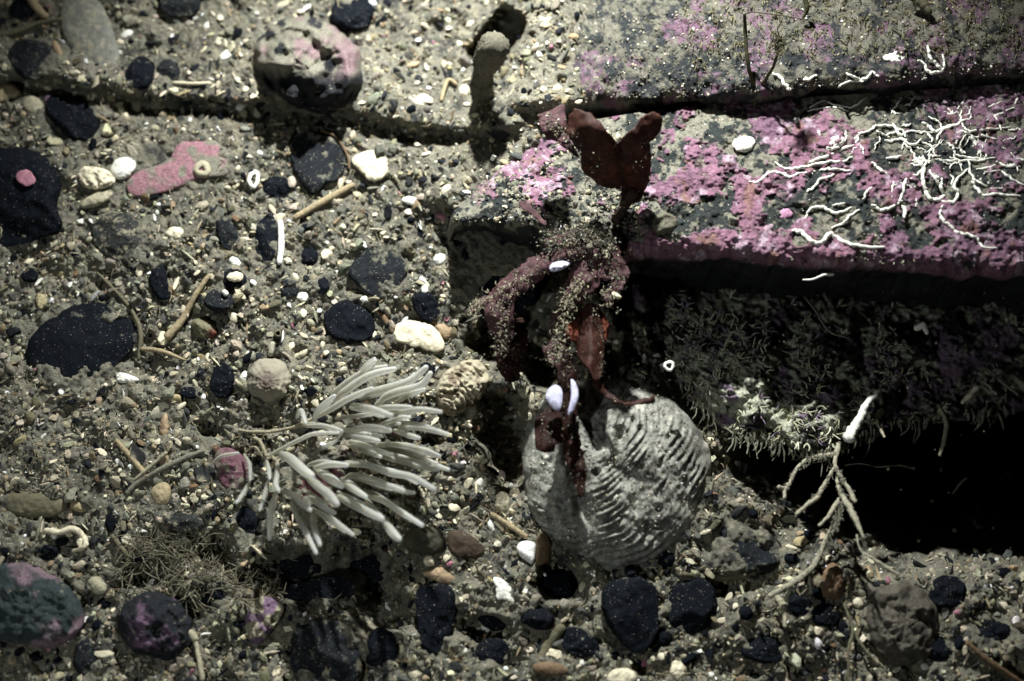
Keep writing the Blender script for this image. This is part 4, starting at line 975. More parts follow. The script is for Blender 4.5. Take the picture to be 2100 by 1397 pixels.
# ---------------------------------------------------------------- white worm tubes on the ledge
def Z4(pts): return [(1550+x/3.175, 80+y/3.175) for x, y in pts]
WORMS = [
 ([(110, 228), (155, 245), (190, 300), (215, 325), (258, 362)], 4.2, "bent white tube left of all on the rock behind the crevice"),
 ([(310, 262), (345, 265), (395, 232)], 4.2, "short fat white tube behind the crevice"),
 ([(585, 225), (640, 250), (700, 268), (740, 240), (760, 215), (800, 245)], 3.6, "zigzag white tube behind the crevice"),
 ([(530, 320), (580, 285), (640, 275), (700, 280)], 3.0, "low arched white tube on the crevice lip"),
 ([(1120, 45), (1125, 95), (1150, 140), (1190, 180), (1215, 200)], 4.0, "white tube dropping into the loop behind the crevice"),
 ([(1060, 145), (1095, 165), (1115, 205), (1160, 220), (1210, 205), (1230, 160), (1215, 105)], 3.8, "hook shaped white tube loop behind the crevice"),
 ([(1000, 285), (1060, 280), (1110, 250)], 2.0, "thin pale tube under the hook shaped loop"),
 ([(340, 470), (400, 455), (480, 445), (540, 450), (600, 465)], 2.6, "lower thin tube just in front of the crevice"),
 ([(350, 440), (440, 405), (530, 430), (600, 440), (660, 425), (720, 380)], 2.6, "wavy thin tube crossing just in front of the crevice"),
 ([(670, 610), (740, 600), (780, 570), (850, 565), (900, 570), (940, 620), (1000, 600), (1060, 605), (1150, 610)], 3.6, "long humped white tube in the middle tangle"),
 ([(790, 600), (830, 625), (880, 615), (930, 610)], 3.0, None), ([(845, 660), (890, 665), (940, 650), (1000, 685), (1050, 680), (1080, 650)], 3.4, None),
 ([(1090, 545), (1130, 570), (1165, 600), (1215, 580), (1260, 560)], 4.0, None), ([(1180, 650), (1210, 600), (1270, 570), (1340, 540), (1410, 510)], 4.2, None),
 ([(1350, 570), (1390, 600), (1450, 590), (1540, 585), (1650, 575)], 3.2, None), ([(1470, 550), (1540, 510), (1610, 480), (1680, 445)], 2.8, None), ([(1230, 470), (1270, 490), (1320, 480)], 2.6, None),
 ([(-35, 930), (0, 935), (40, 915), (70, 880), (110, 870), (160, 870), (200, 895), (250, 890), (310, 870), (380, 860)], 4.0, "long knotted white tube reaching furthest left"),
 ([(125, 800), (170, 835), (210, 850), (270, 840), (330, 830), (400, 815), (480, 800), (560, 800), (630, 765)], 4.0, "long white tube sweeping right from a bent end"),
 ([(340, 810), (400, 780), (470, 760), (560, 720), (650, 680), (660, 630)], 4.4, "thick white tube below the crumpled shell"),
 ([(415, 860), (470, 845), (530, 850), (610, 860)], 3.8, "smooth arched white tube over black rock"), ([(335, 990), (380, 965), (420, 915), (480, 900), (515, 875)], 3.8, "white tube slanting on a black patch"),
 ([(755, 805), (800, 845), (855, 885)], 3.8, "straight white tube slanting down right"),
 ([(1040, 780), (1075, 815), (1095, 850), (1088, 920), (1105, 990), (1140, 1040), (1190, 1045), (1225, 1010), (1200, 960), (1160, 900), (1130, 850)], 4.8, "large white U shaped tube loop"),
 ([(1030, 890), (1080, 850), (1110, 800), (1060, 765)], 3.8, "white tube crossing the top of the U shaped loop"),
 ([(940, 1050), (960, 980), (975, 920), (1010, 905)], 4.2, "upright white tube left of the U shaped loop"), ([(885, 1030), (890, 980), (895, 930)], 3.2, "short upright tube further left of the U loop"),
 ([(1180, 1050), (1240, 1060), (1290, 1060), (1315, 1010), (1295, 960), (1300, 930), (1335, 890), (1380, 850)], 4.2, "white S tube right of the U shaped loop"),
 ([(1220, 1080), (1200, 1130), (1210, 1170), (1260, 1210), (1310, 1260), (1380, 1275), (1440, 1300), (1470, 1350), (1570, 1360)], 4.2, "long white tube snaking down over pink crust"),
 ([(1410, 930), (1440, 970), (1480, 1020), (1540, 1010), (1620, 1015), (1720, 1025)], 3.8, "white tube running to the right edge, checkmark shaped"),
 ([(1385, 790), (1400, 880), (1430, 920), (1500, 960)], 3.2, None), ([(1210, 790), (1270, 790), (1340, 790), (1440, 790), (1550, 775)], 3.4, None), ([(1290, 745), (1340, 765), (1400, 775), (1480, 780)], 3.2, None),
 ([(325, 1170), (350, 1115), (400, 1095), (450, 1100), (500, 1130), (560, 1125), (620, 1095)], 3.8, "wave shaped white tube on black rock"), ([(500, 1230), (570, 1200), (610, 1155), (670, 1115)], 3.6, "white tube slanting below the wave shaped one"),
 ([(245, 1250), (290, 1255), (330, 1290), (370, 1325), (430, 1325), (460, 1290), (490, 1270), (530, 1300), (600, 1335), (680, 1350), (830, 1358)], 6.0, "thickest white tube, near the ledge's pink front edge"),
 ([(760, 1075), (800, 1110), (850, 1110), (900, 1085), (950, 1050)], 3.8, None), ([(955, 1090), (975, 1120), (960, 1165)], 5, "stubby curved white tube"), ([(505, 1085), (540, 1075), (580, 1070)], 2.8, None),
 ([(1390, 640), (1420, 660), (1440, 700)], 4.5, None), ([(860, 775), (900, 775), (940, 765)], 4.5, None), ([(700, 1040), (730, 990), (755, 970)], 3.6, None), ([(1570, 800), (1620, 825), (1720, 830)], 3.4, None),
 ([(1600, 860), (1650, 900), (1760, 960)], 3, None), ([(1700, 780), (1800, 800)], 3.5, None), ([(1520, 440), (1590, 410)], 3, None), ([(1600, 345), (1650, 315)], 2.4, None), ([(1690, 420), (1720, 370), (1760, 330)], 3, None), ([(1440, 850), (1500, 840), (1560, 820)], 3, None),
 ([(1310, 610), (1350, 600), (1420, 640), (1480, 630)], 3.0, None), ([(1550, 480), (1570, 530), (1600, 590)], 2.6, None), ([(650, 640), (640, 660), (690, 600)], 3.0, None), ([(1450, 620), (1510, 640), (1560, 650)], 3, None)]
def worms():
    def build(pts, r, label, seed):
        q = []
        n = len(pts)
        rr = random.Random(seed); r = r*.98
        cc = curve(pts, max(4, n*3)); pts = [(x+rr.gauss(0, .9), y+rr.gauss(0, .9)) for x, y in cc]; n = len(pts)
        for i, (u, v) in enumerate(pts):
            q.append((u, v, ZS(u, v)+r*MPP*.75+rr.uniform(0, 2.5)*MPP))
        V, F = tube(q, [r*.62, r*.95, r, r, r*.85, r*.6], max(14, n*4), 8, .24, seed)
        o = mesh_np("worm_tube", V, F, M['worm'])
        tag(o, label, "worm tube", "white worm tubes on the ledge")
    for i, (p, r, l) in enumerate(WORMS):
        build(Z4(p), r*.82, l or "thin crooked white tube in the right hand tangle on the ledge", i)
    rr = random.Random(5)
    for i in range(62):
        u = rr.gauss(1940, 95); v = rr.gauss(295, 55)
        if not (1720 < u < 2140 and 200 < v < 430): continue
        a = rr.gauss(-.25, .5); L = rr.uniform(16, 46); p = [(u, v)]
        for k in range(3):
            a += rr.gauss(0, .5); u += L/3*math.cos(a); v += L/3*math.sin(a); p.append((u, v))
        build(p, rr.uniform(1.2, 2.5), "thin crooked white tube in the right hand tangle on the ledge", 100+i)
    z = .045
    V, F = tube([(1647, 574, z), (1667, 573, z+.002), (1690, 564, z+.003), (1708, 563, z+.002)], [1.5, 2.2, 2.6, 3.0], 20, 8, .1, 3)
    tag(mesh_np("worm_tube", V, F, M['worm']), "lone white tube hanging in the dark under the pink edge", "worm tube")
worms()

# ---------------------------------------------------------------- translucent finger colony
def Z2(pts): return [(430+x/3.248, 720+y/3.248) for x, y in pts]
COLONY = [
 ([(230, 690), (265, 760), (270, 860)], 15, 0), ([(265, 870), (230, 940), (180, 1010)], 15, 0), ([(380, 730), (395, 800), (400, 850)], 15, 0), ([(390, 860), (365, 960), (335, 1060)], 16, 0),
 ([(450, 740), (450, 820), (440, 890), (460, 930)], 18, 1), ([(450, 940), (410, 1050), (400, 1250)], 21, 1), ([(480, 935), (560, 960), (620, 1020), (670, 1060)], 20, 1), ([(545, 1010), (580, 1100), (640, 1210), (710, 1345)], 21, 1),
 ([(690, 1060), (690, 1140), (710, 1220), (735, 1290)], 20, 1), ([(670, 970), (730, 1020), (830, 1080)], 22, 2), ([(720, 1060), (800, 1110), (880, 1170), (955, 1225)], 21, 1), ([(640, 830), (720, 900), (800, 960), (850, 1020)], 30, 3),
 ([(470, 680), (540, 720), (620, 790), (680, 830)], 34, 2), ([(700, 780), (800, 755), (915, 760)], 21, 3), ([(920, 755), (1050, 760), (1200, 810), (1350, 840), (1495, 920)], 23, 3), ([(720, 800), (800, 850), (880, 900)], 28, 2),
 ([(900, 850), (960, 830), (1100, 860), (1200, 900), (1290, 930)], 23, 2), ([(860, 970), (950, 1020), (1070, 1080), (1150, 1120)], 26, 2), ([(1150, 1110), (1200, 1180), (1265, 1250)], 23, 2), ([(900, 880), (960, 920), (1040, 970)], 24, 2),
 ([(1060, 970), (1160, 1000), (1270, 1070), (1415, 1160)], 22, 2), ([(1040, 980), (1090, 1050), (1150, 1110)], 20, 1), ([(1000, 650), (1150, 700), (1300, 740), (1450, 780), (1525, 790)], 22, 1), ([(1150, 640), (1300, 700), (1450, 740), (1590, 790)], 18, 0),
 ([(1130, 620), (1300, 630), (1420, 660), (1530, 700)], 20, 1), ([(390, 700), (500, 640), (600, 590), (700, 550), (860, 545)], 15, 2), ([(640, 500), (760, 500), (880, 530)], 18, 2), ([(920, 560), (1020, 580), (1125, 600)], 24, 3),
 ([(920, 530), (1050, 510), (1200, 530)], 26, 3), ([(1100, 510), (1250, 450), (1330, 440)], 18, 2), ([(1230, 530), (1320, 560), (1395, 580)], 20, 2), ([(1260, 515), (1380, 510), (1480, 525), (1585, 555)], 20, 3),
 ([(950, 360), (1060, 380), (1210, 430)], 24, 4), ([(1130, 380), (1230, 375), (1340, 375)], 20, 3), ([(1220, 420), (1320, 400), (1420, 390), (1540, 405)], 20, 3), ([(740, 425), (820, 380), (900, 330), (980, 290), (1080, 250)], 21, 3),
 ([(830, 330), (900, 270), (1000, 200), (1100, 150), (1230, 120)], 27, 2), ([(980, 190), (1040, 120), (1105, 65)], 20, 1), ([(1110, 360), (1180, 300), (1260, 270), (1380, 240), (1430, 210), (1470, 150)], 26, 2),
 ([(990, 300), (1100, 270), (1250, 230), (1350, 190), (1440, 110)], 28, 1), ([(1230, 350), (1330, 290), (1430, 255)], 18, 2), ([(690, 460), (740, 380), (830, 300)], 24, 1), ([(840, 450), (1000, 430), (1150, 410)], 16, 1),
 ([(680, 690), (760, 640), (850, 595)], 14, 0), ([(20, 750), (80, 700), (190, 680)], 13, 0), ([(940, 600), (1060, 640), (1200, 690)], 22, 0), ([(1100, 910), (1250, 930), (1360, 945)], 18, 0), ([(580, 440), (610, 400), (640, 480)], 20, 0)]
def colony():
    e = empty("branching_colony", P(560, 900, Hs(560, 900)), "pale translucent colony of many finger shaped branches", "sea animal")
    LAND.append(("the translucent colony", 700, 950))
    r = random.Random(8)
    hairs = []
    nr = np.random.default_rng(8)
    ex = []
    for i, (p, w, lev) in enumerate(COLONY):
        if w > 17 and p[-1][0] > 800:
            a = r.uniform(-38, 38); b = r.uniform(-34, 34); kk = r.uniform(.75, .95)
            a = r.uniform(-50, 38); b = r.uniform(-40, 40); ex.append(([((x-p[0][0])*kk+p[0][0]+a*.6-20, (y-p[0][1])*kk+p[0][1]+b) for x, y in p], w*r.uniform(.8, .95), max(0, lev-2)))
    for i, (p, w, lev) in enumerate(COLONY+ex):
        q = Z2(p); n = len(q)
        zb = .005+lev*.0065; rad = w/3.248*r.uniform(.84, 1.0)
        pts = [(u, v, zb+.013*(j/(n-1))**1.5*(u > 560)+.004*(j/(n-1))+r.uniform(-.0006, .0006)+.010*(.3 if lev else 0)) for j, (u, v) in enumerate(q)]
        V, F = tube(pts, [rad*.6, rad*.92, rad, rad*.98, rad*.86, rad*.64], 26, 14, .03, i)
        t = np.repeat(np.linspace(0, 1, 32), 14)[:, None]
        c = np.array((.42, .41, .31))*(1-t)+np.array((.80, .80, .76))*t
        mesh_np("branch", V, F, M['colony'], parent=e, col=c*r.uniform(.85, 1.05))
        c0 = curve(pts, 90)[30:]
        Wc = P(c0[:, 0], c0[:, 1], c0[:, 2]); T = np.gradient(Wc, axis=0); T /= np.linalg.norm(T, axis=1)[:, None]
        for k in range(0, len(Wc)):
            for _ in range(2):
                d = nr.normal(size=3); d -= T[k]*(d@T[k]); d /= np.linalg.norm(d)+1e-9
                a = Wc[k]+d*rad*MPP*.9; b = a+d*MPP*nr.uniform(2.5, 5)+T[k]*MPP*nr.normal(0, 1)
                s = T[k]*MPP*.22
                hairs.append((a-s, a+s, b))
    Hh = np.array(hairs).reshape(-1, 3)
    o = mesh_np("fine_hairs", Hh, np.arange(len(Hh)).reshape(-1, 3), M['fuzz'], parent=e, smooth=False)
    o["kind"] = "stuff"
    parts = []
    for p, w in (([(200, 530), (330, 540), (450, 530), (560, 510), (650, 500)], 12), ([(230, 590), (235, 640), (240, 690)], 10), ([(380, 720), (440, 690), (560, 650)], 14), ([(250, 560), (330, 600), (380, 700)], 12), ([(450, 740), (420, 690), (500, 640)], 12), ([(560, 510), (640, 470), (740, 425)], 13), ([(240, 680), (300, 640), (380, 730)], 9)):
        q = Z2(p); V, F = tube([(u, v, Hs(u, v)+.005) for u, v in q], [w/3.248], 22, 8, .35, w)
        parts.append((V, F, np.array((.26, .23, .15))))
    V, F, c = join_parts(parts)
    mesh_np("creeping_stem", V, F, M['twig'], parent=e, col=c)
colony()

# ---------------------------------------------------------------- branching growth, lower right
def R9(pts): return [(1400+x/2.997, 931+y/2.997) for x, y in pts]
def R6(pts): return [(1400+x/2.997, 466+y/2.997) for x, y in pts]
def growth():
    z0 = .006
    e = empty("branching_growth", P(1712, 942, z0-.01), "silted branching hydroid hanging over the black hollow", "hydroid")
    LAND.append(("the branching growth", 1700, 1050))
    B = [([(960, -40), (940, 0), (850, 10), (780, 30), (720, 70), (685, 120), (660, 180), (630, 220), (625, 270)], [12, 14, 13, 12, 12, 12, 13, 11], 0, .012), ([(640, 215), (590, 205)], [12, 12], .010, .012),
         ([(930, 90), (900, 140), (860, 210), (830, 265), (770, 310), (700, 370)], [12, 12, 13, 13, 12, 10], .002, .016), ([(960, -60), (940, 20), (940, 80), (970, 140), (1010, 200), (1060, 290)], [16, 14, 12, 13, 12], 0, .014),
         ([(950, 130), (960, 200), (980, 260), (1020, 320), (1060, 400), (1110, 510)], [12, 14, 15, 18, 17, 6], .004, .02), ([(980, 260), (930, 330), (890, 390), (840, 440)], [12, 14, 10, 8], .006, .014),
         ([(975, 280), (960, 330), (930, 430), (890, 510), (850, 600), (800, 690), (740, 750), (670, 800), (540, 870)], [14, 14, 12, 14, 16, 17, 17, 18, 15], .006, .006), ([(690, 800), (650, 850), (640, 900)], [14, 15, 12], .004, .002),
         ([(1070, 500), (1080, 560), (1100, 600)], [5, 4, 4], .016, .02), ([(1100, 600), (1130, 620), (1210, 670), (1320, 740)], [6, 9, 11, 9], .02, .024), ([(780, 740), (785, 800), (790, 850)], [9, 11, 10], .004, 0)]
    for p, w, a, b in B:
        q = R9(p); V, F = tube(tz(q, z0+a, z0+b), [x/2.997 for x in w], 44, 10, .34, len(p))
        mesh_np("branch", V, F, M['twig'], parent=e, col=np.ones((len(V), 3))*np.array((.30, .28, .20)))
    for p, w, lab, zz, cc in ((R9([(1000, 70), (1100, 60), (1200, 80), (1330, 70), (1420, 90)]), [5, 4, 5, 6, 10], "faint furry side twig right of the branching growth", -.03, 'silt'),
                         (R9([(1740, 150), (1700, 190), (1660, 245)]), [9, 9, 5], "lone short twig deep in the black hollow", -.05, 'silt'),
                         (R9([(990, 920), (1020, 1000), (1045, 1100), (1020, 1200), (1020, 1400)]), [6, 8, 9, 7, 6], "dim upright stalk at the bottom right", .004, 'olive'),
                         (R9([(1050, 1100), (1120, 1200), (1200, 1290)]), [8, 9, 7], "dim stalk slanting right at the bottom right", .004, 'olive'),
                         (R9([(580, 880), (620, 950), (630, 1060)]), [18, 20, 10], "thick pale stub left of the branching growth's foot", .004, 'beige'),
                         (R6([(1195, 1015), (1130, 1090), (1085, 1180), (1025, 1290)]), [16, 20, 26, 34], "bright white trumpet tube on the shaded rock", .012, 'white'),
                         (R6([(1190, 1180), (1210, 1230), (1240, 1290)]), [10, 10, 7], "small drooping twig beside the white trumpet tube", .002, 'beige'),
                         (R6([(1580, 1120), (1620, 1200), (1610, 1300), (1580, 1400)]), [12, 15, 14, 10], "drooping knobbly twig right of the white trumpet tube", -.006, 'beige'),
                         (R6([(1720, 1075), (1760, 1035), (1810, 985)]), [13, 17, 14], "short pale tube leaning right on the shaded rock", -.008, 'cream'),
                         (R6([(1880, 880), (1960, 950), (2060, 1030)]), [8, 10, 8], "thin silty twig at the right edge over black", -.02, 'silt'),
                         (R6([(750, 430), (820, 520), (900, 640), (1010, 680)]), [4, 6, 6, 4], "thin beaded twig crossing the dark band", .0, 'silt'),
                         (R6([(1440, 620), (1480, 605), (1500, 650)]), [20, 20, 12], "white curled crumb on the shaded rock", .004, 'white')):
        V, F = tube(tz(p, zz, zz+.004), [x/2.997 for x in w], 30, 10, .28, int(p[0][0]))
        o = mesh_np("twig" if 'tube' not in lab else "worm_tube", V, F, M['twig'] if cc != 'white' else M['worm'], col=np.ones((len(V), 3))*C(cc))
        tag(o, lab, "twig" if 'tube' not in lab else "worm tube")
growth()

# ---------------------------------------------------------------- turf on the shaded rock (fine branching fuzz)
def fuzz(name, parent, n, region, zf, cols, seed, lmin, lmax, rad=1.0, ok=None, up=.5, mm='crust'):
    r = np.random.default_rng(seed)
    parts = []
    cnt = 0
    while cnt < n:
        u = r.uniform(region[0], region[2]); v = r.uniform(region[1], region[3])
        if ok is not None and not ok(u, v): 
            cnt += 1; continue
        cnt += 1
        z = zf(u, v); c = np.array(cols[r.integers(len(cols))])*r.uniform(.6, 1.2)
        a0 = r.uniform(0, 6.28)
        for k in range(r.integers(2, 5)):
            a = a0+r.normal(0, 1.3); L = r.uniform(lmin, lmax)
            e1 = (u+L*.5*math.cos(a), v+L*.5*math.sin(a), z+L*.5*MPP*up)
            a2 = a+r.normal(0, .6)
            e2 = (e1[0]+L*.5*math.cos(a2), e1[1]+L*.5*math.sin(a2), z+L*MPP*up)
            V, F = tube([(u, v, z-.001), e1, e2], [rad*1.2, rad*.9, rad*.5], 6, 4, .3, cnt, cap=False)
            parts.append((V, F[:1], c))
    V, F, c = join_parts(parts)
    o = mesh_np(name, V, F, M[mm], parent=parent, col=c)
    if parent is None: pass
    o["kind"] = "stuff"
    return o
fuzz("turf", lowr, 1500, (1300, 600, 2130, 915), lambda u, v: ZS(u, v), [(.42, .42, .30), (.52, .50, .38), (.22, .17, .21), (.35, .34, .22)], 6, 7, 24, 1.8,
     ok=lambda u, v: v < np.interp(u, [1290, 1400, 1480, 1640, 1720, 1900, 2500], [640, 800, 880, 922, 922, 860, 830]) and float(fbm(np.array([u]), np.array([v]), 55, 3, 66)[0]) > -.04+.2*sstep(1800, 2000, np.array([u]))[0])
fuzz("turf", back, 520, (1400, -20, 2120, 150), lambda u, v: ZS(u, v), [(.2, .18, .10), (.13, .12, .06)], 16, 5, 16, 1.2, ok=lambda u, v: v < 110 or u < 1450)
fd = fuzz("plant_debris", None, 950, (-20, -20, 1700, 1420), lambda u, v: ZS(u, v)+.001, [(.22, .19, .12), (.16, .13, .07), (.30, .26, .17)], 26, 7, 26, 1.1, up=.15,
     ok=lambda u, v: bool(seabed_ok(np.array([u]), np.array([v]))[0]) and float(fbm(np.array([u]), np.array([v]), 90, 3, 67)[0])+.25*(v > 1080 and u < 620) > .0, mm='twig')
tag(fd, "fine plant threads and debris strewn over the silt", "debris")

# ---------------------------------------------------------------- red seaweed
def sheet(poly, zf, step=5.0, thick=1.2, seed=0, ruffle=.0008, jag=1.2):
    """thin blade of real thickness cut to an outline"""
    p = chaikin(poly, 2)
    p = p+jag*np.stack([fbm(p[:, 0], p[:, 1], 7, 2, seed), fbm(p[:, 0], p[:, 1], 7, 2, seed+1)], -1)
    a, b = p.min(0), p.max(0)
    gx, gy = np.meshgrid(np.arange(a[0], b[0], step), np.arange(a[1], b[1], step))
    g = np.stack([gx.ravel(), gy.ravel()], -1)
    g = g[sdist(g[:, 0], g[:, 1], [tuple(x) for x in p]) > step*.45]
    q = np.vstack([p, g]); n = len(p)
    vv, _, ff, _, _, _ = delaunay_2d_cdt([Vector(x) for x in q], [(i, (i+1) % n) for i in range(n)], [], 1, 1e-4)
    q = np.array([tuple(x) for x in vv]); F = np.array([f for f in ff if len(f) == 3])
    z = zf(q[:, 0], q[:, 1])+ruffle*2*fbm(q[:, 0], q[:, 1], 26, 2, seed+3)
    top = P(q[:, 0], q[:, 1], z); bot = top-np.array([0, 0, thick*MPP])
    m = len(q)
    ed = {}
    for f in F:
        for k in range(3):
            e = (f[k], f[(k+1) % 3]); ed[e] = 1
    rim = [e for e in ed if (e[1], e[0]) not in ed]
    R = np.array([(b_, a_, a_+m, b_+m) for a_, b_ in rim])
    return np.vstack([top, bot]), [np.vstack([F, F[:, ::-1]+m]), R]
def crumbs(parent, pts, n, spread, seed, lo=1.2, hi=3.6, tab=None, name="silt_crust"):
    """pts (u,v,z) polyline; grains stuck along it"""
    r = np.random.default_rng(seed)
    c = curve(pts, 200)[r.integers(0, 200, n)]
    u = c[:, 0]+r.normal(0, spread, n); v = c[:, 1]+r.normal(0, spread, n); z = c[:, 2]+np.abs(r.normal(0, spread*.35, n))*MPP
    s = lo+(hi-lo)*r.power(.5, n)
    V, F, C_ = scatter(I0, u, v, z, s, ['chunk', 'grain', 'chip', 'rod'], pick(n, r, tab or {'silt': 30, 'beige': 10, 'cream': 3, 'white': 1, 'grey': 14, 'olive': 10}), r, 1.0)
    o = mesh_np(name, V, F, M['gravel'], parent=parent, col=C_, smooth=False); o["kind"] = "stuff"
    return o
def Z3(pts): return [(940+x/3.176, 200+y/3.176) for x, y in pts]
def R5(pts): return [(700+x/2.997, 466+y/2.997) for x, y in pts]
def ribbon_poly(path, widths):
    c = curve(path, 26); T = np.gradient(c, axis=0); T /= np.linalg.norm(T, axis=1)[:, None]
    w = np.interp(np.linspace(0, 1, 26), np.linspace(0, 1, len(widths)), widths)[:, None]
    Nn = np.stack([-T[:, 1], T[:, 0]], -1)
    return np.vstack([c+Nn*w, (c-Nn*w)[::-1]])
def path_z(path, zs):
    c = curve(path, 60); z = np.interp(np.linspace(0, 1, 60), np.linspace(0, 1, len(zs)), zs)
    def f(u, v):
        d = (u[:, None]-c[None, :, 0])**2+(v[:, None]-c[None, :, 1])**2
        k = d.argmin(1)
        return z[k]-np.sqrt(d.min(1))*MPP*.35
    return f
def seaweed_top():
    zb = ZS(1300, 430)
    e = empty("red_seaweed", P(1300, 425, zb), "dark wine red seaweed with two broad lobes standing on the ledge", "seaweed")
    LAND.append(("the two lobed red seaweed", 1270, 320))
    def zf(u, v): return zb+.004+.030*sstep(430, 240, v)+.004*np.sin((u-1180)/40)
    for poly in ([(700, 180), (730, 110), (760, 68), (840, 95), (910, 140), (965, 212), (1030, 290), (1068, 360), (1078, 440), (1062, 600), (990, 592), (920, 570), (860, 520), (802, 485), (798, 420), (788, 350), (740, 290), (702, 230)],
                 [(1000, 330), (1040, 285), (1090, 242), (1150, 190), (1190, 130), (1240, 96), (1300, 100), (1336, 140), (1325, 190), (1290, 262), (1245, 284), (1250, 340), (1262, 400), (1250, 470), (1240, 560), (1200, 640), (1160, 690), (1062, 690), (1062, 560), (1020, 440)]):
        V, F = sheet(Z3(poly), (lambda u, v: zf(u, v)) if poly[0][0] == 700 else (lambda u, v: zf(u, v)+.0025), seed=len(poly), jag=5, ruffle=.0016)
        mesh_np("blade", V, F, M['alga'], parent=e)
    V, F = tube([(1290, 400, zb+.008), (1280, 420, zb+.004), (1265, 450, zb+.001)], [16, 9, 12], 20, 12, .4, 4)
    mesh_np("holdfast", V, F, M['crust'], parent=e, col=np.ones((len(V), 3))*np.array((.05, .03, .02)))
    crumbs(e, [(1200, 350, zb+.014), (1225, 385, zb+.010), (1260, 400, zb+.008), (1300, 395, zb+.008)], 260, 12, 4, 1, 3.4)
    crumbs(e, [(u, v, float(zf(np.array([u]), np.array([v]))[0])+.0035) for u, v in Z3([(720, 210), (850, 380), (960, 420), (1100, 430), (1220, 300), (1150, 520)])], 80, 13, 5, 1, 2.6)
    cr = Z3([(505, 110), (560, 100), (600, 85), (640, 60), (685, 35), (702, 100), (700, 180), (715, 250), (760, 330), (800, 400), (760, 390), (700, 330), (620, 280), (550, 240), (530, 170)])
    e2 = empty("red_seaweed", P(1150, 270, ZS(1150, 270)), "ragged mauve seaweed scrap left of the two lobed one", "seaweed")
    zf2 = lambda u, v: zb+.022+0*u
    V, F = sheet(cr, zf2, seed=31, jag=5, ruffle=.002); mesh_np("blade", V, F, M['algap'], parent=e2)
    crumbs(e2, [(1115, 240, zb+.024), (1140, 258, zb+.025), (1170, 290, zb+.024), (1195, 325, zb+.022)], 260, 10, 6, 1, 3.2)
    # small twig weed
    q = Z3([(400, 680), (440, 710), (500, 760), (570, 825)]); zz = ZS(1090, 440)+.012
    V, F = sheet(ribbon_poly(q, [5, 8, 6, 4]), lambda u, v: zz+0*u, step=4, seed=41, jag=5)
    tag(mesh_np("red_seaweed", V, F, M['algap']), "small toothed red weed sprig on the ledge", "seaweed")
seaweed_top()
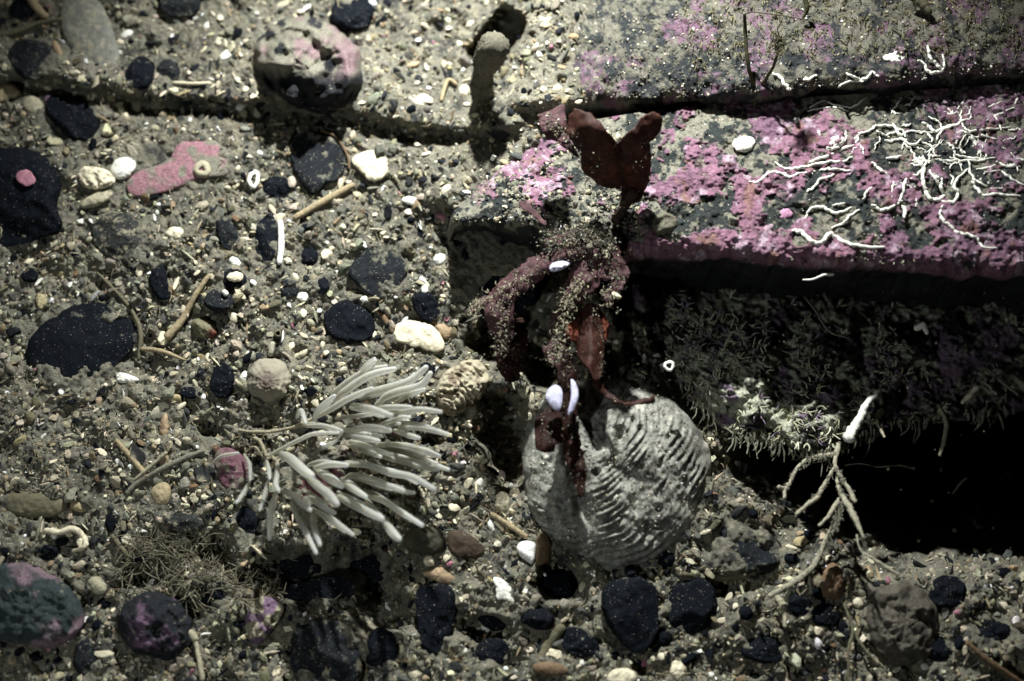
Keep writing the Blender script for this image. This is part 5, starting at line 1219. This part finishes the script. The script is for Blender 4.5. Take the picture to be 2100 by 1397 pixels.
def seaweed_low():
    z0 = .050
    e = empty("red_seaweed", P(1205, 475, .036), "ragged silt crusted red seaweed hanging off the ledge", "seaweed")
    LAND.append(("the hanging red seaweed", 1150, 650))
    RB = [([(1500, 60), (1450, 150), (1250, 220), (1150, 290), (1020, 390), (975, 500), (985, 600), (1000, 680), (960, 780)], [20, 30, 42, 50, 46, 62, 56, 40, 12], [.050, .05, .046, .042, .036], 'algap', 900, 11),
          ([(1150, 300), (1020, 390), (930, 430), (850, 470), (795, 520)], [16, 22, 20, 16, 8], [.042, .040, .038], 'algap', 420, 8),
          ([(1600, 60), (1560, 180), (1500, 300), (1430, 410), (1380, 480)], [40, 60, 66, 50, 16], [.05, .048, .042], 'algap', 420, 12),
          ([(1640, 90), (1650, 200), (1690, 290), (1700, 340), (1660, 390), (1640, 440), (1680, 468)], [42, 46, 52, 34, 18, 14, 16], [.05, .048, .044], 'algap', 420, 9),
          ([(1620, 20), (1500, 60), (1380, 100), (1250, 110)], [40, 50, 44, 20], [.052, .05, .048], 'algap', 900, 15),
          ([(1050, 560), (1060, 700), (1040, 820), (1050, 950)], [40, 60, 60, 24], [.030, .024, .018], 'algad', 120, 12),
          ([(1400, 450), (1350, 560), (1350, 680), (1300, 760), (1330, 840)], [26, 36, 42, 40, 16], [.034, .032, .030], 'algap', 620, 12),
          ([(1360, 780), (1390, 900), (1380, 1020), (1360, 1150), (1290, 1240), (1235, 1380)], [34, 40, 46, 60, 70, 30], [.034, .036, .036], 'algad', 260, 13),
          ([(1385, 1150), (1410, 1300), (1440, 1440), (1470, 1560), (1480, 1660)], [20, 34, 36, 26, 10], [.031, .030, .028], 'algad', 90, 9),
          ([(1560, 930), (1600, 1000), (1660, 1050), (1740, 1085), (1850, 1070), (1930, 1055)], [20, 14, 12, 8, 9, 20], [.034, .036, .038], 'alga', 60, 6)]
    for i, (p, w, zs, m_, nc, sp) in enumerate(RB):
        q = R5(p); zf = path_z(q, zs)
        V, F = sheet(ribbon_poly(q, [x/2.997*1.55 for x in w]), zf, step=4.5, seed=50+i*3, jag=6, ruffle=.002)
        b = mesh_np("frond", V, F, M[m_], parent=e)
        n = len(q); zz = np.interp(np.linspace(0, 1, n), np.linspace(0, 1, len(zs)), zs)
        crumbs(b, [(u, v, z+.0008) for (u, v), z in zip(q, zz)], int(nc*.55), sp*1.05, 60+i, .8, 2.4)
    leaf = R5([(1530, 440), (1600, 540), (1620, 640), (1612, 740), (1618, 820), (1600, 930), (1560, 960), (1520, 870), (1440, 790), (1440, 700), (1420, 620), (1460, 520)])
    V, F = sheet(leaf, lambda u, v: .040-.006*np.abs(u-1210)/40, seed=91, jag=3); b = mesh_np("frond", V, F, M['alga'], parent=e)
    crumbs(b, [(u, v, .0415) for u, v in R5([(1530, 450), (1570, 560), (1600, 700), (1600, 830), (1590, 930)])], 110, 5, 77, .9, 2.4)
    red = R5([(1370, 640), (1400, 590), (1450, 560), (1500, 480), (1560, 470), (1620, 540), (1650, 600), (1640, 680), (1600, 720), (1480, 700), (1400, 700)])
    V, F = sheet(red, lambda u, v: .036+0*u, seed=95, jag=3)
    o = mesh_np("frond", V, F, M['orange'], parent=e); o["label"] = "orange red frond"
    crumbs(e, [(u, v, .052) for u, v in R5([(1250, 90), (1400, 40), (1520, 20), (1620, 60), (1640, 150)])], 900, 10, 88, 1.0, 4, name="holdfast_crust")
    # silty mound on the ledge
    W, F, U, T = dome(Z3([(690, 830), (760, 790), (830, 775), (890, 820), (930, 880), (940, 960), (880, 1000), (780, 960), (700, 900)]), 32*MPP, .036, nt=80, nr=24, amp=.5, fr=.25, seed=7)
    n = fbm(U[:, 0], U[:, 1], 9, 3, 2)
    tag(mesh_np("silt_mound", W, F, M['crust'], col=np.ones((len(U), 3))*C('silt')*(1+.8*n[:, None])), "crumbly beige mound on the ledge's front edge", "sediment")
    # small things caught in the weed
    W, F, U, T = dome(Z3([(578, 1120), (600, 1080), (660, 1062), (715, 1065), (735, 1090), (680, 1120), (620, 1140)]), 9*MPP, .049, nt=50, nr=14, amp=.2, seed=3)
    tag(mesh_np("shell_flake", W, F, M['valve']), "rough lilac white flake caught in the hanging weed", "shell")
    W, F, U, T = dome(R5([(1655, 405), (1680, 395), (1710, 410), (1730, 435), (1700, 445), (1665, 430)]), 8*MPP, .047, nt=40, nr=12, seed=5)
    tag(mesh_np("grain", W, F, M['chip'], col=flatcol('cream')(U[:, 0], U[:, 1], T)), "cream grain in the curled tip of the hanging weed", "stone")
    W, F, U, T = dome(Z3([(830, 965), (850, 945), (875, 955), (880, 985), (855, 1000), (832, 988)]), 9*MPP, .052, nt=40, nr=12, seed=6)
    tag(mesh_np("grain", W, F, M['sponge']), "round beige bead in the hanging weed's crust", "sponge")
    cv = empty("small_clam", P(1150, 830, .034), "small open violet white clam gripping the hanging weed", "clam")
    for nm, poly in (("valve", [(1255, 1040), (1268, 1000), (1300, 970), (1345, 970), (1362, 1020), (1355, 1080), (1345, 1130), (1310, 1125), (1275, 1090)]),
                     ("valve", [(1405, 925), (1440, 950), (1458, 1000), (1455, 1060), (1435, 1120), (1405, 1160), (1385, 1160), (1400, 1100), (1415, 1040), (1412, 980)])):
        W, F, U, T = dome(R5(poly), 9*MPP, .043, nt=60, nr=18, amp=.03, seed=2, fn=lambda U, V_, T: .0002*np.sin(T*40), sm=2, ctr=None if poly[0][0] < 1300 else R5([(1432, 1040)])[0])
        mesh_np(nm, W, F, M['valve'], parent=cv)
seaweed_low()

# ---------------------------------------------------------------- small repeats as things of their own
def repeats():
    r = random.Random(12); nr = np.random.default_rng(12)
    temps = {}
    def template(kind, matn, cn, k):
        key = (kind, cn, k)
        if key in temps: return temps[key]
        v = chunk(I3, nr, kind)
        v = v*(1+.06*vn(v[:, 0]*3, v[:, 1]*3, v[:, 2]*3, k)[:, None]+.03*vn(v[:, 0]*8, v[:, 1]*8, v[:, 2]*8, k)[:, None])
        me = mesh_np("t", v*MPP, I3[1], M[matn], origin=(0, 0, 0), col=np.ones((len(v), 3))*C(cn), smooth=True)
        d = me.data; bpy.data.objects.remove(me); temps[key] = d
        return d
    kinds = [("pebble", "pebble", "pebble", 'black', 'dark', ['chunk', 'grain', 'chunk'], 110, 7, 18, ["black", "jet black", "dull black"], "small dark pebbles in the gravel"),
             ("stone_chip", "stone", "stone chip", 'grey', 'grey', ['chunk', 'chip'], 60, 8, 20, ["grey", "slate grey"], "grey stone chips in the gravel"),
             ("shell_chip", "shell", "shell chip", 'worm', 'white', ['chip', 'cup', 'chip'], 75, 4.5, 10, ["white", "bright white"], "white shell chips in the gravel"),
             ("shell_chip", "shell", "shell flake", 'chip', 'cream', ['chip', 'cup', 'chunk'], 120, 7, 15, ["cream", "pale cream"], "cream shell flakes in the gravel"),
             ("stone_chip", "stone", "stone chip", 'chip', 'orange', ['chunk', 'chip'], 9, 4, 8, ["orange tan"], "orange chips in the gravel"),
             ("stone_chip", "stone", "crusted chip", 'chip', 'pink', ['chunk', 'chip'], 14, 6, 14, ["pink"], "pink crusted chips in the gravel")]
    used = set()
    def dirword(du, dv):
        a = math.degrees(math.atan2(dv, du))
        return ["right of", "below and right of", "below", "below and left of", "left of", "above and left of", "above", "above and right of"][int(((a+22.5) % 360)//45)]
    for name, cat, noun, matn, cn, shapes, n, lo, hi, adjs, grp in kinds:
        made = 0; tries = 0
        while made < n and tries < n*12:
            tries += 1
            u = r.uniform(8, 2092); v = r.uniform(8, 1389)
            if cn in ('dark',) and r.random() < .35: u = r.uniform(8, 1700); v = r.uniform(1050, 1389)
            s = lo+(hi-lo)*r.random()**1.7
            A = np.array([u]); B = np.array([v])
            if not seabed_ok(A, B)[0] or not free(A, B, s*.7)[0]: continue
            ls = sorted(LAND, key=lambda l: math.hypot(l[1]-u, l[2]-v))
            d1 = math.hypot(ls[0][1]-u, ls[0][2]-v)
            near = "just" if d1 < 90 else "further"
            size = "tiny" if s < lo+(hi-lo)*.2 else ("small" if s < lo+(hi-lo)*.55 else "larger")
            opts = [f"{size} {a} {noun} {q}{dirword(u-ls[i][1], v-ls[i][2])} {ls[i][0]}" for i in (0, 1, 2) for a in adjs[:1] for q in ((near+" ") if i == 0 else "well ",)]
            lab = next((o for o in opts if o not in used and len(o.split()) <= 16), None)
            if lab is None: continue
            used.add(lab)
            k = r.randrange(7)
            o = bpy.data.objects.new(name, template(shapes[k % len(shapes)], matn, cn, k))
            sc = s*r.uniform(.9, 1.1)
            o.scale = (sc*r.uniform(.75, 1.25), sc*r.uniform(.7, 1.1), sc*r.uniform(.7, 1))
            o.rotation_euler = (r.gauss(0, .35), r.gauss(0, .35), r.uniform(0, 6.28))
            w = P(u, v, Hs(u, v)+s*MPP*.18)
            o.location = w
            COL.objects.link(o)
            tag(o, lab, cat, grp)
            BIG_MASK.append((u, v, s*.8, s*.8))
            made += 1
repeats()
build_gravel()
# rubble and grit on the slabs
build_grit("grit", front, z_front, 9000, (930, 190, 2150, 545), {'silt': 26, 'grey': 6, 'cream': 6, 'white': 3, 'pink': 3, 'dark': 5}, 33, .9, 3.2,
           okf=lambda u, v: (v > np.interp(u, [893, 950, 1050, 1120, 1300, 2100], [440, 405, 310, 262, 232, 172])) & (v < np.interp(u, [893, 1100, 1260, 1760, 2100], [455, 458, 520, 540, 552])) & (fbm(u, v, 60, 3, 9) > -.25+.3*sstep(1350, 1500, u)))
build_grit("grit", back, z_back, 9000, (1130, -60, 2150, 200), {'silt': 30, 'grey': 6, 'cream': 5, 'white': 2, 'dark': 5, 'olive': 6}, 34, .9, 3.6,
           okf=lambda u, v: v < np.interp(u, [1085, 1300, 1700, 2100], [225, 208, 176, 150]))
build_grit("shell_grit", front, z_front, 2600, (930, 270, 1330, 470), {'silt': 20, 'beige': 10, 'grey': 8, 'cream': 6, 'dark': 8}, 35, 2.5, 8,
           okf=lambda u, v: (v > np.interp(u, [893, 950, 1050, 1120, 1300], [440, 405, 310, 262, 232])) & (v < np.interp(u, [893, 1100, 1260, 1330], [452, 455, 500, 500])) & (fbm(u, v, 60, 3, 19) > -.1))
# drifting specks in the water
def snow():
    r = np.random.default_rng(3); n = 170
    u = r.uniform(900, 2100, n); v = r.uniform(520, 1200, n); z = r.uniform(.0, .05, n); s = r.uniform(.5, 1.3, n)
    V, F, c = scatter(I0, u, v, z+.03, s, ['grain'], pick(n, r, {'beige': 1}), r)
    tag(mesh_np("drifting_specks", V, F, M['gravel'], origin=(0, 0, 0), col=c), "tiny pale specks drifting in the dark water", "specks", kind="stuff")
snow()

# ---------------------------------------------------------------- fuzz caught in the hanging weed
def weed_fuzz():
    low = [o for o in bpy.data.objects if o.name.startswith("red_seaweed") and "hanging" in o.get("label", "")][0]
    paths = [[(1500, 60), (1250, 220), (1150, 290), (1020, 390), (985, 600), (960, 780)], [(1150, 300), (930, 430), (795, 520)], [(1640, 90), (1690, 290), (1640, 440)], [(1400, 450), (1350, 680), (1330, 840)], [(1500, 300), (1380, 480)], [(1380, 40), (1600, 60)]]
    r = np.random.default_rng(44); parts = []
    for p in paths:
        c = curve(R5(p), 100)
        for _ in range(130):
            u, v = c[r.integers(0, 100)]+r.normal(0, 9, 2); a = r.uniform(0, 6.28); L = r.uniform(3, 10); z = .046+r.normal(0, .002)
            V, F = tube([(u, v, z), (u+L*.5*math.cos(a), v+L*.5*math.sin(a), z+.001), (u+L*math.cos(a+.7), v+L*math.sin(a+.7), z)], [1.0, .7, .4], 5, 4, .3, 3, cap=False)
            parts.append((V, F[:1], C('beige')*r.uniform(.5, 1.4)))
    V, F, c = join_parts(parts)
    o = mesh_np("silt_fuzz", V, F, M['crust'], parent=low, col=c); o["kind"] = "stuff"
weed_fuzz()

def hanging_turf():
    """longer silty strands drooping from the lip of the shaded rock"""
    r = np.random.default_rng(71); parts = []
    lip = curve([(1400, 800), (1480, 880), (1560, 905), (1640, 925), (1720, 925), (1800, 880), (1900, 862), (2000, 850), (2120, 840)], 200)
    zl = np.interp(lip[:, 0], [1290, 1420, 1550, 1700, 1800, 1900, 2100], [-.05, .002, .014, .010, -.012, -.03, -.05])
    for _ in range(230):
        i = int(np.clip(r.choice([12, 38, 60, 84, 96, 118, 150, 177])+r.normal(0, 7), 0, 199)); u, v = lip[i]+r.normal(0, 7, 2); z = zl[i]-.002; L = r.uniform(6, 40)*(1 if r.random() < .3 else .5); a = r.normal(1.57, .6)
        p = [(u, v-6, z), (u+L*.4*math.cos(a), v+L*.4*math.sin(a), z-.001), (u+L*math.cos(a+.3), v+L*math.sin(a+.3), z-.002)]
        w = r.uniform(1.0, 2.2); V, F = tube(p, [w*1.3, w, w*.5], 9, 5, .5, int(u), cap=False); parts.append((V, F[:1], np.array((.24, .235, .17))*r.uniform(.4, 1.3)))
    V, F, c = join_parts(parts); o = mesh_np("hanging_turf", V, F, M['crust'], parent=lowr, col=c); o["kind"] = "stuff"
    # bristles on the branching growth
    g = [o for o in bpy.data.objects if o.name.startswith("branching_growth")][0]; parts = []
    for p in ([(940, 0), (850, 10), (780, 30), (685, 120), (630, 220)], [(930, 90), (860, 210), (770, 310), (700, 370)], [(940, 80), (1010, 200), (1060, 290)], [(960, 200), (1020, 320), (1110, 510)], [(960, 330), (930, 430), (850, 600), (740, 750), (540, 870)], [(1000, 260), (960, 400), (930, 470)]):
        c = curve(R9(p), 90)
        for _ in range(90):
            u, v = c[r.integers(0, 90)]+r.normal(0, 2.5, 2); a = r.uniform(0, 6.28); L = r.uniform(3, 8); z = .017
            V, F = tube([(u, v, z), (u+L*math.cos(a), v+L*math.sin(a), z+.0005)], [.9, .5], 4, 4, .3, 1, cap=False); parts.append((V, F[:1], C('silt')*r.uniform(.7, 1.6)))
    V, F, c = join_parts(parts); o = mesh_np("bristles", V, F, M['crust'], parent=g, col=c); o["kind"] = "stuff"
hanging_turf()
tw = fuzz("silty_weed", None, 420, (215, 1070, 560, 1280), lambda u, v: ZS(u, v)+.003, [(.17, .155, .10), (.11, .10, .06), (.21, .19, .13)], 36, 14, 60, 1.2, up=.2, mm='twig', ok=lambda u, v: ((u-388-(v-1175)*.5)/150)**2+((v-1175)/80)**2+1.6*float(fbm(np.array([u]), np.array([v]), 50, 3, 68)[0]) < .75)
tw["kind"] = "thing"; tag(tw, "tangle of silty brown weed threads in the lower left", "seaweed")
